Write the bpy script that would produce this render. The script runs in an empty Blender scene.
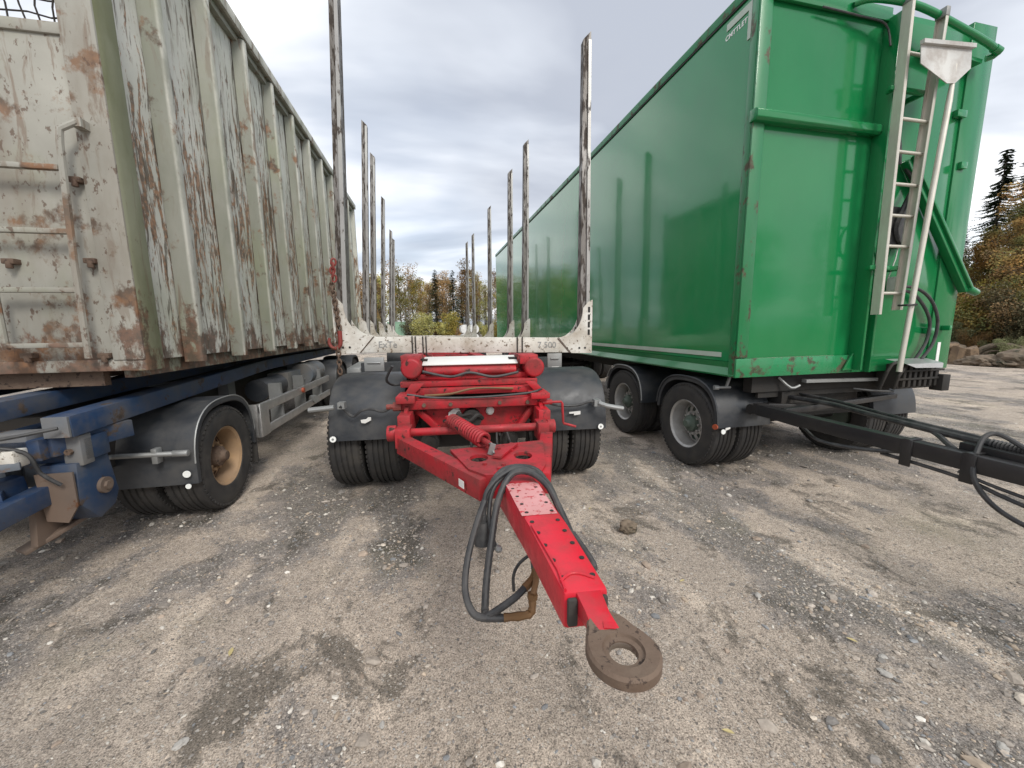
import bpy, bmesh, math, random
import numpy as np
from mathutils import Vector, Matrix, noise

# ------------------------------------------------------------------ camera, light, exposure
sc = bpy.context.scene
col = sc.collection
CAM_H = 1.5
PITCH, ROLL = math.radians(8.287), math.radians(.803)
cp, sp, cr, sr = math.cos(PITCH), math.sin(PITCH), math.cos(ROLL), math.sin(ROLL)
up0 = Vector((0, sp, cp)); fw0 = Vector((0, cp, -sp)); r0 = Vector((1, 0, 0))
Rv = r0*cr - up0*sr; Uv = r0*sr + up0*cr
cam = bpy.data.objects.new('camera', bpy.data.cameras.new('camera'))
col.objects.link(cam)
m3 = Matrix((Rv, Uv, -fw0)).transposed()
cam.matrix_world = Matrix.Translation((0, 0, CAM_H)) @ m3.to_4x4()
cam.data.sensor_width = 36; cam.data.lens = 36*381/1024
cam.data.clip_start = .05; cam.data.clip_end = 2000
sc.camera = cam

SUN_EL, SUN_AZ = math.radians(42), math.radians(148)      # azimuth clockwise from +Y
w = bpy.data.worlds.new('World'); sc.world = w; w.use_nodes = True
nt = w.node_tree; nt.nodes.clear()
def N(t, kind, **kw):
    n = t.nodes.new(kind)
    for k, v in kw.items(): setattr(n, k, v)
    return n
def S(n, **kw):
    for k, v in kw.items(): n.inputs[k.replace('_', ' ')].default_value = v
    return n
out = N(nt, 'ShaderNodeOutputWorld'); bg = N(nt, 'ShaderNodeBackground')
bg.inputs[1].default_value = .1
sky = N(nt, 'ShaderNodeTexSky', sky_type='NISHITA'); sky.sun_disc = False
sky.sun_elevation = SUN_EL; sky.sun_rotation = SUN_AZ
tc = N(nt, 'ShaderNodeTexCoord'); sep = N(nt, 'ShaderNodeSeparateXYZ')
nt.links.new(tc.outputs['Generated'], sep.inputs[0])
zz = N(nt, 'ShaderNodeMath', operation='MAXIMUM'); nt.links.new(sep.outputs[2], zz.inputs[0]); zz.inputs[1].default_value = 0.0
za = N(nt, 'ShaderNodeMath', operation='ADD'); nt.links.new(zz.outputs[0], za.inputs[0]); za.inputs[1].default_value = .22
dx = N(nt, 'ShaderNodeMath', operation='DIVIDE'); nt.links.new(sep.outputs[0], dx.inputs[0]); nt.links.new(za.outputs[0], dx.inputs[1])
dy = N(nt, 'ShaderNodeMath', operation='DIVIDE'); nt.links.new(sep.outputs[1], dy.inputs[0]); nt.links.new(za.outputs[0], dy.inputs[1])
cmb = N(nt, 'ShaderNodeCombineXYZ'); nt.links.new(dx.outputs[0], cmb.inputs[0]); nt.links.new(dy.outputs[0], cmb.inputs[1])
mp = N(nt, 'ShaderNodeMapping'); mp.inputs['Rotation'].default_value = (0, 0, .55); mp.inputs['Scale'].default_value = (.75, 1.5, 1); mp.inputs['Location'].default_value = (1.9, .35, 0)
nt.links.new(cmb.outputs[0], mp.inputs[0])
n1 = S(N(nt, 'ShaderNodeTexNoise'), Scale=.75, Detail=6, Roughness=.47, Distortion=.35)
nt.links.new(mp.outputs[0], n1.inputs['Vector'])
cr1 = N(nt, 'ShaderNodeValToRGB'); nt.links.new(n1.outputs['Fac'], cr1.inputs[0])
e = cr1.color_ramp.elements
e[0].position = .385; e[0].color = (4.6, 4.95, 5.7, 1)
e[1].position = .56; e[1].color = (11.6, 11.7, 11.9, 1)
e2 = e.new(.475); e2.color = (7.0, 7.4, 8.1, 1)
n2 = S(N(nt, 'ShaderNodeTexNoise'), Scale=.8, Detail=4, Roughness=.5)
mp2 = N(nt, 'ShaderNodeMapping'); mp2.inputs['Location'].default_value = (7.3, 2.2, 0); nt.links.new(cmb.outputs[0], mp2.inputs[0]); nt.links.new(mp2.outputs[0], n2.inputs['Vector'])
cr2 = N(nt, 'ShaderNodeValToRGB'); nt.links.new(n2.outputs['Fac'], cr2.inputs[0])
cr2.color_ramp.elements[0].position = .3; cr2.color_ramp.elements[0].color = (.62,)*3+(1,)
cr2.color_ramp.elements[1].position = .5; cr2.color_ramp.elements[1].color = (.97,)*3+(1,)
mx = N(nt, 'ShaderNodeMix', data_type='RGBA')
nt.links.new(cr2.outputs[0], mx.inputs[0]); nt.links.new(sky.outputs[0], mx.inputs[6]); nt.links.new(cr1.outputs[0], mx.inputs[7])
nt.links.new(mx.outputs[2], bg.inputs[0]); nt.links.new(bg.outputs[0], out.inputs[0])

sl = bpy.data.lights.new('sun', 'SUN'); sl.energy = 1.9; sl.angle = math.radians(18); sl.color = (1, .95, .87)
sun = bpy.data.objects.new('sun', sl); col.objects.link(sun)
sd = Vector((math.sin(SUN_AZ)*math.cos(SUN_EL), math.cos(SUN_AZ)*math.cos(SUN_EL), math.sin(SUN_EL)))
sun.rotation_euler = (-sd).to_track_quat('-Z', 'Y').to_euler(); sun.location = sd*50
vs = sc.view_settings; vs.view_transform = 'Standard'; vs.look = 'None'; vs.exposure = 0.32; vs.gamma = 1; vs.use_curve_mapping = False
sc.cycles.max_bounces = 6

# ------------------------------------------------------------------ helpers
GF, LF, CF, BF = map(math.radians, (-12.684, -11.406, -13.889, -7.4))   # headings of the trailers
def RZ(a): return Matrix.Rotation(-a, 4, 'Z')
def wpt(a, x, y, z=0): return RZ(a) @ Vector((x, y, z))

class MB:
    """collects shapes for ONE mesh object"""
    def __init__(s): s.v = []; s.f = []
    def add(s, vs_, fs, M=None):
        b = len(s.v)
        s.v += [tuple(M @ Vector(p)) if M else tuple(p) for p in vs_]
        s.f += [tuple(i+b for i in f) for f in fs]
        return s
    def box(s, x0, x1, y0, y1, z0, z1, M=None):
        v = [(x, y, z) for z in (z0, z1) for y in (y0, y1) for x in (x0, x1)]
        return s.add(v, [(0,2,3,1),(4,5,7,6),(0,1,5,4),(1,3,7,5),(3,2,6,7),(2,0,4,6)], M)
    def bar(s, a, b, wx, wz, up=(0,0,1), wx2=None, wz2=None):
        """rectangular bar from a to b: wx wide, wz tall"""
        a = Vector(a); b = Vector(b); d = (b-a).normalized(); u = Vector(up)
        r = d.cross(u); r.normalize(); u = r.cross(d)
        w2 = wx2 or wx; z2 = wz2 or wz; v = []
        for p, ww, hh in ((a, wx, wz), (b, w2, z2)):
            for sx, sz in ((-1,-1),(1,-1),(1,1),(-1,1)): v.append(p + r*sx*ww/2 + u*sz*hh/2)
        return s.add(v, [(0,1,2,3),(7,6,5,4),(0,4,5,1),(1,5,6,2),(2,6,7,3),(3,7,4,0)])
    def tube(s, pts, r, n=8, smooth=0, ribs=0, cap=True, ribh=.12):
        P = [Vector(p) for p in pts]
        if smooth:
            Q = []
            for i in range(len(P)-1):
                p0 = P[max(i-1,0)]; p1 = P[i]; p2 = P[i+1]; p3 = P[min(i+2,len(P)-1)]
                for k in range(smooth):
                    t = k/smooth
                    Q.append(.5*((2*p1)+(-p0+p2)*t+(2*p0-5*p1+4*p2-p3)*t*t+(-p0+3*p1-3*p2+p3)*t**3))
            Q.append(P[-1]); P = Q
        R = r if isinstance(r, (list, tuple)) else None
        v = []; f = []; prev = None
        for i, p in enumerate(P):
            d = (P[min(i+1,len(P)-1)]-P[max(i-1,0)]).normalized()
            if prev is None:
                a = Vector((0,0,1)) if abs(d.z) < .9 else Vector((1,0,0)); x = d.cross(a).normalized()
            else: x = (prev - d*prev.dot(d)).normalized()
            prev = x; y = d.cross(x)
            rr = (R[0]+(R[1]-R[0])*i/(len(P)-1)) if R else r
            if ribs and i % 2: rr *= (1-ribh)
            for k in range(n):
                t = 2*math.pi*k/n; v.append(p + x*math.cos(t)*rr + y*math.sin(t)*rr)
        for i in range(len(P)-1):
            for k in range(n):
                k2 = (k+1) % n; f.append((i*n+k, i*n+k2, (i+1)*n+k2, (i+1)*n+k))
        if cap: f.append(tuple(range(n-1,-1,-1))); f.append(tuple((len(P)-1)*n+k for k in range(n)))
        return s.add(v, f)
    def cyl(s, a, b, r, r2=None, n=20): return s.tube([a, b], [r, r2 or r], n)
    def lathe(s, prof, n=40, M=None, close=False):
        """profile [(x, radius)] turned about X"""
        v = []; f = []
        for i in range(n):
            t = 2*math.pi*i/n
            for x, r in prof: v.append((x, r*math.cos(t), r*math.sin(t)))
        m = len(prof)
        for i in range(n):
            j = (i+1) % n
            for k in range(m if close else m-1):
                k2 = (k+1) % m; f.append((i*m+k, i*m+k2, j*m+k2, j*m+k))
        return s.add(v, f, M)
    def prism(s, poly, axis, t0, t1, M=None):
        """polygon in the plane across axis, extruded from t0 to t1"""
        n = len(poly); v = []
        for t in (t0, t1):
            for a, b in poly: v.append({'x': (t,a,b), 'y': (a,t,b), 'z': (a,b,t)}[axis])
        f = [tuple(range(n)), tuple(range(2*n-1, n-1, -1))]
        f += [(i, (i+1)%n, n+(i+1)%n, n+i) for i in range(n)]
        return s.add(v, f, M)
    def sphere(s, c, r, n=10, sc_=(1,1,1)):
        v = []; f = []; m = n//2+1
        for i in range(m):
            ph = math.pi*i/(m-1)
            for k in range(n):
                t = 2*math.pi*k/n
                v.append((c[0]+r*sc_[0]*math.sin(ph)*math.cos(t), c[1]+r*sc_[1]*math.sin(ph)*math.sin(t), c[2]+r*sc_[2]*math.cos(ph)))
        for i in range(m-1):
            for k in range(n): f.append((i*n+k, (i+1)*n+k, (i+1)*n+(k+1)%n, i*n+(k+1)%n))
        return s.add(v, f)
    def mesh(s, name, mat, bevel=0, smooth=35):
        me = bpy.data.meshes.new(name); me.from_pydata(s.v, [], s.f)
        bm = bmesh.new(); bm.from_mesh(me)
        bmesh.ops.remove_doubles(bm, verts=bm.verts, dist=1e-5)
        bmesh.ops.recalc_face_normals(bm, faces=bm.faces)
        if bevel:
            ed = [e_ for e_ in bm.edges if len(e_.link_faces) == 2 and e_.calc_face_angle(0) > .6]
            try: bmesh.ops.bevel(bm, geom=ed, offset=bevel, segments=2, profile=.5, affect='EDGES', clamp_overlap=True)
            except Exception: pass
        bm.to_mesh(me); bm.free()
        if smooth:
            me.polygons.foreach_set('use_smooth', [True]*len(me.polygons))
            me.set_sharp_from_angle(angle=math.radians(smooth))
        for m_ in (mat if isinstance(mat, (list, tuple)) else [mat]): me.materials.append(m_)
        return me
    def build(s, name, mat, parent=None, frame=None, bevel=0, smooth=35):
        """shapes given in the heading frame (origin under the camera); parent = thing or part"""
        return place(s.mesh(name, mat, bevel, smooth), name, parent, frame)

def world_of(o):
    M = o.matrix_basis.copy(); p = o.parent
    while p: M = p.matrix_basis @ M; p = p.parent
    return M
def place(me, name, parent=None, frame=None, M=None):
    o = bpy.data.objects.new(name, me); col.objects.link(o)
    T = (RZ(frame) if frame is not None else Matrix()) @ (M or Matrix())
    if parent:
        o.parent = parent; T = world_of(parent).inverted() @ T
    o.matrix_basis = T
    return o
def tag(o, label=None, cat=None, group=None, kind=None):
    for k, v in (('label', label), ('category', cat), ('group', group), ('kind', kind)):
        if v: o[k] = v
    return o
def empty(name, frame, x, y, z=0, parent=None):
    o = bpy.data.objects.new(name, None); col.objects.link(o); o.empty_display_size = .2
    T = RZ(frame) @ Matrix.Translation((x, y, z))
    if parent: o.parent = parent; T = world_of(parent).inverted() @ T
    o.matrix_basis = T
    return o
def copy_tree(o, parent=None):
    c = o.copy(); col.objects.link(c)
    if parent is not None: c.parent = parent
    for ch in [x for x in bpy.data.objects if x.parent == o]: copy_tree(ch, c)
    return c

# ------------------------------------------------------------------ materials
def rampn(t, src, p0, p1, c0=(0,0,0,1), c1=(1,1,1,1)):
    r = N(t, 'ShaderNodeValToRGB'); t.links.new(src, r.inputs[0])
    r.color_ramp.elements[0].position = p0; r.color_ramp.elements[0].color = c0
    r.color_ramp.elements[1].position = p1; r.color_ramp.elements[1].color = c1
    return r.outputs[0]
def mixc(t, fac, a, b, mode='MIX'):
    m = N(t, 'ShaderNodeMix', data_type='RGBA', blend_type=mode)
    for sock, v in ((0, fac), (6, a), (7, b)):
        if hasattr(v, 'is_linked'): t.links.new(v, m.inputs[sock])
        elif isinstance(v, (int, float)): m.inputs[sock].default_value = v
        else: m.inputs[sock].default_value = tuple(v[:3])+(1,)
    return m.outputs[2]
def noisen(t, vec, scale, detail=5, rough=.55, map_=None, loc=(0,0,0), dist=0):
    mpn = N(t, 'ShaderNodeMapping'); mpn.inputs['Scale'].default_value = map_ or (1,1,1); mpn.inputs['Location'].default_value = loc
    t.links.new(vec, mpn.inputs[0])
    n = S(N(t, 'ShaderNodeTexNoise'), Scale=scale, Detail=detail, Roughness=rough, Distortion=dist)
    t.links.new(mpn.outputs[0], n.inputs['Vector']); return n.outputs['Fac']
def mathn(t, op, a, b, clamp=False):
    m = N(t, 'ShaderNodeMath', operation=op, use_clamp=clamp)
    for i, v in enumerate((a, b)):
        if hasattr(v, 'is_linked'): t.links.new(v, m.inputs[i])
        else: m.inputs[i].default_value = v
    return m.outputs[0]
def newmat(name):
    m = bpy.data.materials.new(name); m.use_nodes = True; t = m.node_tree
    b = t.nodes['Principled BSDF']; tcn = N(t, 'ShaderNodeTexCoord')
    return m, t, b, tcn.outputs['Object']
def paint(name, base, var=None, rough=.5, metal=0, rust=0, rustc=(.13,.055,.025), rscale=5, streak=(1,1,1), dirt=.25, dirtc=(.16,.14,.12), dscale=2.2, bump=.15, bscale=60, coat=0, spec=.5, rough_rust=.85, wave=0):
    m, t, b, vec = newmat(name)
    c = base
    if var: c = mixc(t, rampn(t, noisen(t, vec, 1.7, 4), .35, .65), base, var)
    rgh = rough
    if dirt:
        dm = mathn(t, 'MULTIPLY', rampn(t, noisen(t, vec, dscale, 8, .65, streak, (3,1,7)), .42, .72), dirt)
        c = mixc(t, dm, c, dirtc); rgh = mathn(t, 'ADD', mathn(t, 'MULTIPLY', dm, .5), rough, True)
    if rust:
        th = .72 - .3*rust
        rm = rampn(t, noisen(t, vec, rscale, 9, .68, streak, (11,5,2)), th, th+.05)
        rc = mixc(t, rampn(t, noisen(t, vec, 23, 5), .35, .65), rustc, tuple(x*.45 for x in rustc))
        c = mixc(t, rm, c, rc)
        rgh = mixc(t, rm, rgh if hasattr(rgh, 'is_linked') else (rgh,)*3, (rough_rust,)*3)
        if metal: t.links.new(mathn(t, 'MULTIPLY', mathn(t, 'SUBTRACT', 1, rm), metal), b.inputs['Metallic'])
    elif metal: b.inputs['Metallic'].default_value = metal
    if hasattr(c, 'is_linked'): t.links.new(c, b.inputs['Base Color'])
    else: b.inputs['Base Color'].default_value = tuple(c)+(1,)
    if hasattr(rgh, 'is_linked'): t.links.new(rgh, b.inputs['Roughness'])
    else: b.inputs['Roughness'].default_value = rgh
    b.inputs['Specular IOR Level'].default_value = spec
    b.inputs['Coat Weight'].default_value = coat; b.inputs['Coat Roughness'].default_value = .04
    if bump:
        h_ = noisen(t, vec, bscale, 4)
        bn = N(t, 'ShaderNodeBump'); bn.inputs['Strength'].default_value = bump; bn.inputs['Distance'].default_value = .004
        t.links.new(h_, bn.inputs['Height'])
        if wave:
            bw = N(t, 'ShaderNodeBump'); bw.inputs['Strength'].default_value = wave; bw.inputs['Distance'].default_value = .02
            t.links.new(noisen(t, vec, 1.6, 2), bw.inputs['Height']); t.links.new(bw.outputs[0], bn.inputs['Normal'])
            t.links.new(bw.outputs[0], b.inputs['Coat Normal'])
        t.links.new(bn.outputs[0], b.inputs['Normal'])
    return m
M = {}
M['red'] = paint('red_paint', (.46,.012,.022), (.32,.010,.018), rough=.5, rust=.42, rustc=(.05,.022,.016), rscale=13, dirt=.85, dirtc=(.075,.035,.028), dscale=7)
M['redclean'] = paint('drawbar_red_paint', (.62,.010,.030), (.53,.010,.026), rough=.32, rust=.2, rscale=16, dirt=.6, dirtc=(.2,.05,.045), dscale=11)
M['redworn'] = paint('worn_red_paint', (.66,.36,.36), (.60,.22,.22), rough=.55, rust=.55, rustc=(.52,.015,.025), rscale=40, rough_rust=.4, dirt=.3)
M['redrust'] = paint('rusty_red_steel', (.22,.025,.02), None, rough=.6, rust=.5, rscale=30, dirt=.3)
M['rust'] = paint('rusted_steel', (.085,.050,.034), (.14,.095,.068), rough=.68, metal=.15, rust=.5, rustc=(.06,.038,.028), rscale=36, dirt=.6, dirtc=(.19,.145,.11), dscale=12, bump=.9, bscale=38)
M['wornsteel'] = paint('worn_bare_steel', (.32,.28,.24), (.2,.16,.13), rough=.4, metal=.6, rust=.5, rustc=(.12,.07,.05), rscale=25, dirt=.4)
M['brass'] = paint('rusty_fitting', (.2,.11,.04), (.12,.06,.03), rough=.6, metal=.3, dirt=.3)
M['cream'] = paint('chipped_white_bolster', (.68,.67,.63), (.6,.58,.52), rough=.5, rust=.49, rustc=(.16,.11,.065), rscale=26, dirt=.75, dirtc=(.26,.2,.13), dscale=4)
M['stake'] = paint('worn_stake', (.27,.26,.25), (.17,.16,.15), rough=.45, metal=.5, rust=.78, rustc=(.07,.055,.045), rscale=10, streak=(3,3,.5), dirt=.4, dirtc=(.1,.085,.07))
M['stakel'] = paint('bright_stake_edge', (.42,.42,.40), (.32,.31,.3), rough=.4, metal=.6, rust=.5, rustc=(.1,.08,.07), rscale=12, streak=(2,2,.5), dirt=.3)
M['rubber'] = paint('tyre_rubber', (.022,.022,.023), (.028,.026,.025), rough=.75, dirt=.55, dirtc=(.085,.076,.064), dscale=7, bump=.4)
M['hose'] = paint('hose_rubber', (.016,.016,.018), (.035,.037,.04), rough=.5, dirt=.6, dirtc=(.12,.115,.11), dscale=14)
M['guard'] = paint('plastic_guard', (.024,.028,.034), (.034,.038,.045), rough=.42, dirt=.7, dirtc=(.09,.087,.082), dscale=5, bump=.25, bscale=30)
M['black'] = paint('black_paint', (.013,.014,.016), (.02,.02,.022), rough=.35, dirt=.35, dirtc=(.06,.05,.04), rust=.12, rscale=9)
M['under'] = paint('dark_underframe', (.014,.014,.014), (.022,.02,.018), rough=.7, dirt=.5, dirtc=(.05,.04,.032))
M['alu'] = paint('aluminium', (.62,.62,.62), (.52,.52,.51), rough=.38, metal=.85, dirt=.4, dirtc=(.3,.29,.27), dscale=6)
M['alupale'] = paint('ladder_aluminium', (.66,.63,.56), (.58,.55,.49), rough=.45, metal=.55, dirt=.35, dirtc=(.35,.32,.27), dscale=7, streak=(3,3,.7))
M['galv'] = paint('galvanised_steel', (.36,.37,.37), (.27,.28,.28), rough=.5, metal=.6, dirt=.4, dirtc=(.18,.16,.13))
M['silver'] = paint('silver_rim', (.55,.55,.54), (.42,.41,.4), rough=.4, metal=.6, dirt=.5, dirtc=(.2,.17,.14), dscale=7)
M['tanrim'] = paint('dusty_tan_rim', (.36,.23,.12), (.3,.2,.12), rough=.65, dirt=.4, dirtc=(.16,.12,.09), dscale=8)
M['greenhub'] = paint('dusty_hub', (.07,.10,.08), None, rough=.5, dirt=.5)
M['white'] = paint('white_paint', (.72,.72,.7), None, rough=.5, dirt=.25, dirtc=(.4,.38,.34))
M['reflw'] = paint('white_reflector', (.85,.87,.85), None, rough=.25, dirt=.15, dirtc=(.5,.5,.48))
M['orange'] = paint('orange_reflector', (.35,.07,.03), None, rough=.3, dirt=.2)
M['blue'] = paint('blue_chassis', (.011,.036,.10), (.026,.05,.095), rough=.5, rust=.5, rustc=(.09,.065,.05), rscale=5, dirt=.8, dirtc=(.10,.095,.088), dscale=4)
M['bluegrey'] = paint('worn_blue_grey', (.1,.13,.17), (.16,.16,.155), rough=.6, rust=.42, rustc=(.2,.13,.09), rscale=6, dirt=.6, dirtc=(.2,.17,.14))
M['brown'] = paint('scuffed_skid_steel', (.16,.11,.08), (.11,.085,.07), rough=.75, rust=.4, rscale=10, dirt=.3)
M['green'] = paint('green_gloss', (.006,.17,.050), (.008,.185,.055), rough=.12, spec=.45, dirt=.12, dirtc=(.09,.2,.12), dscale=1.4, streak=(1,1,.35), bump=.04, bscale=20, coat=.22, wave=.12)
M['greenside'] = paint('green_side_gloss', (.007,.215,.066), (.008,.225,.07), rough=.09, spec=.5, dirt=.25, dirtc=(.06,.13,.08), dscale=1.2, streak=(1,.5,.5), bump=.03, bscale=20, coat=.4, wave=.06)
M['greenedge'] = paint('green_frame', (.008,.17,.055), (.012,.19,.065), rough=.35, dirt=.45, dirtc=(.06,.15,.09), rust=.56, rustc=(.1,.085,.05), rscale=7, streak=(1,1,.6), coat=.2)
M['greenbase'] = paint('green_scraped', (.014,.22,.08), None, rough=.25, dirt=.2, rust=.62, rustc=(.09,.095,.05), rscale=8, coat=.2)
M['stripe'] = paint('pale_stripe', (.5,.58,.5), (.42,.52,.44), rough=.4, dirt=.3)
M['rock'] = paint('brown_stone', (.15,.11,.08), (.085,.07,.05), rough=.9, rust=.5, rustc=(.05,.05,.03), rscale=4, dirt=.7, dirtc=(.24,.19,.14), dscale=6, bump=1, bscale=9)
M['cutwood'] = paint('cut_stump_wood', (.22,.15,.09), (.13,.09,.06), rough=.85, rust=.5, rustc=(.05,.035,.025), rscale=7, dirt=.6, dirtc=(.1,.07,.05), bump=.5, bscale=12)
M['bark'] = paint('tree_bark', (.1,.085,.07), (.06,.05,.04), rough=.9, dirt=.3, bump=.5)
M['birch'] = paint('birch_bark', (.4,.39,.36), (.25,.23,.21), rough=.85, rust=.4, rustc=(.05,.045,.04), rscale=4, bump=.2)
M['leafw'] = paint('dead_leaf', (.5,.42,.2), (.4,.33,.15), rough=.7, bump=0)

M['galvlight'] = paint('worn_blade_metal', (.62,.62,.60), (.42,.42,.41), rough=.6, metal=.1, dirt=.7, dirtc=(.3,.25,.22), dscale=8)
M['palegreen'] = paint('pale_green_paint', (.22,.38,.27), None, rough=.6)
M['bale'] = paint('bale_wrap', (.7,.71,.7), (.55,.56,.56), rough=.4, rust=.35, rustc=(.12,.12,.1), rscale=2.5)
M['bankm'] = paint('bank_earth', (.10,.085,.06), (.075,.08,.04), rough=.95, dirt=.5, dirtc=(.15,.12,.09), bump=1, bscale=6)
M['stonew'] = paint('pale_stone', (.42,.4,.37), (.3,.29,.27), rough=.85, dirt=.3)
def container_mat(name, kind):
    """weathered pale green-grey container paint; rust strokes run with the steel"""
    m, t, b, vec = newmat(name)
    c = mixc(t, rampn(t, noisen(t, vec, 1.1, 5), .35, .65), (.62,.62,.57), (.48,.49,.44))
    if kind == 'rib':
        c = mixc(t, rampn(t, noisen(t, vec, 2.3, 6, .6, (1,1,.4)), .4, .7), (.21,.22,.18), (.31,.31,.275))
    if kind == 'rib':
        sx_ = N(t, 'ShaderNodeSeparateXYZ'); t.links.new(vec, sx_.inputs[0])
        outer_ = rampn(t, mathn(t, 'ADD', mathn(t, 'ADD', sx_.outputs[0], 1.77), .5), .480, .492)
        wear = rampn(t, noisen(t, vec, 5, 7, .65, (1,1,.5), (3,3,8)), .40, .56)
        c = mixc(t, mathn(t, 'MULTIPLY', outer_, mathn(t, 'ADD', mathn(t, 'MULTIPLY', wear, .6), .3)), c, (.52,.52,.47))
    if kind == 'end':
        c = mixc(t, rampn(t, noisen(t, vec, 1.3, 6), .35, .7), (.38,.375,.335), (.25,.245,.215))
    # green algae low on the steel
    alg = mathn(t, 'MULTIPLY', rampn(t, noisen(t, vec, 1.6, 5, .6, (1,1,.6), (5,5,5)), .5, .72), .4)
    c = mixc(t, alg, c, (.2,.23,.1))
    if kind == 'post': c = mixc(t, rampn(t, noisen(t, vec, 2.5, 6, .6, (1,1,.4)), .35, .6), (.15,.16,.085), (.25,.26,.18))
    # long vertical dark scratches
    scr = rampn(t, noisen(t, vec, 6, 7, .62, (2.2,2.2,.35), (2,9,4), .6), .56, .62)
    big = rampn(t, noisen(t, vec, .9, 3, .5, (1,1,.45), (1,2,3)), .36, .6)
    amt = {'panel': .95, 'rib': .75, 'end': .6, 'post': .4}[kind]
    c = mixc(t, mathn(t, 'MULTIPLY', mathn(t, 'MULTIPLY', scr, big), amt), c, (.15,.095,.06))
    if kind == 'panel':
        geo = N(t, 'ShaderNodeSeparateXYZ'); t.links.new(vec, geo.inputs[0])
        hz = rampn(t, geo.outputs[2], .0, 1.0)
        # flake-off rust, strongest across the middle of the wall height
        mid = mathn(t, 'SUBTRACT', 1.0, mathn(t, 'MULTIPLY', mathn(t, 'ABSOLUTE', mathn(t, 'SUBTRACT', geo.outputs[2], 2.5), 0), .62), True)
        fl = noisen(t, vec, 11, 10, .72, (2.0,2.0,.38), (7,3,1), .5)
        fm = rampn(t, mathn(t, 'ADD', fl, mathn(t, 'MULTIPLY', mid, .17)), .625, .66)
        c = mixc(t, mathn(t, 'MULTIPLY', fm, .85), c, mixc(t, rampn(t, noisen(t, vec, 30, 4), .4, .6), (.31,.145,.06), (.10,.058,.032)))
        sc2 = rampn(t, noisen(t, vec, 10, 6, .62, (2,2,.22), (8,1,6), .7), .565, .60)
        c = mixc(t, mathn(t, 'MULTIPLY', sc2, .8), c, (.085,.065,.045))
    gz = N(t, 'ShaderNodeSeparateXYZ'); t.links.new(vec, gz.inputs[0])
    low = mathn(t, 'SUBTRACT', 1.0, mathn(t, 'MULTIPLY', mathn(t, 'SUBTRACT', gz.outputs[2], 1.27), 1.6), True)
    lowm = rampn(t, mathn(t, 'ADD', noisen(t, vec, 6, 8, .7, (1,1,.6), (2,2,2)), mathn(t, 'MULTIPLY', low, .22)), .63, .70)
    c = mixc(t, mathn(t, 'MULTIPLY', lowm, .85), c, mixc(t, rampn(t, noisen(t, vec, 20, 4), .4, .6), (.16,.075,.045), (.07,.04,.025)))
    th = {'panel': .64, 'rib': .58, 'end': .54, 'post': .64}[kind]
    blot = rampn(t, noisen(t, vec, 3.4, 9, .66, (1,1,.8), (4,4,4)), th, th+.06)
    c = mixc(t, mathn(t, 'MULTIPLY', blot, .9), c, mixc(t, rampn(t, noisen(t, vec, 12, 5), .4, .6), (.21,.10,.045), (.075,.042,.025)))
    if kind == 'end':
        halo = mathn(t, 'MULTIPLY', rampn(t, noisen(t, vec, 3.4, 4, .6, (1,1,.25), (4,4,4)), .48, .68), .5)
        c = mixc(t, halo, c, (.17,.135,.10))
        spk = rampn(t, noisen(t, vec, 26, 5, .6, (1,1,.6), (4,7,4)), .60, .64)
        c = mixc(t, mathn(t, 'MULTIPLY', spk, .8), c, (.1,.06,.04))
    t.links.new(c, b.inputs['Base Color']); b.inputs['Roughness'].default_value = .7
    bn = N(t, 'ShaderNodeBump'); bn.inputs['Strength'].default_value = .35; bn.inputs['Distance'].default_value = .01
    t.links.new(noisen(t, vec, 9, 8, .65, (1,1,.6)), bn.inputs['Height']); t.links.new(bn.outputs[0], b.inputs['Normal'])
    return m
for k in ('panel', 'rib', 'end', 'post'): M['c'+k] = container_mat('container_'+k, k)

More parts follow.
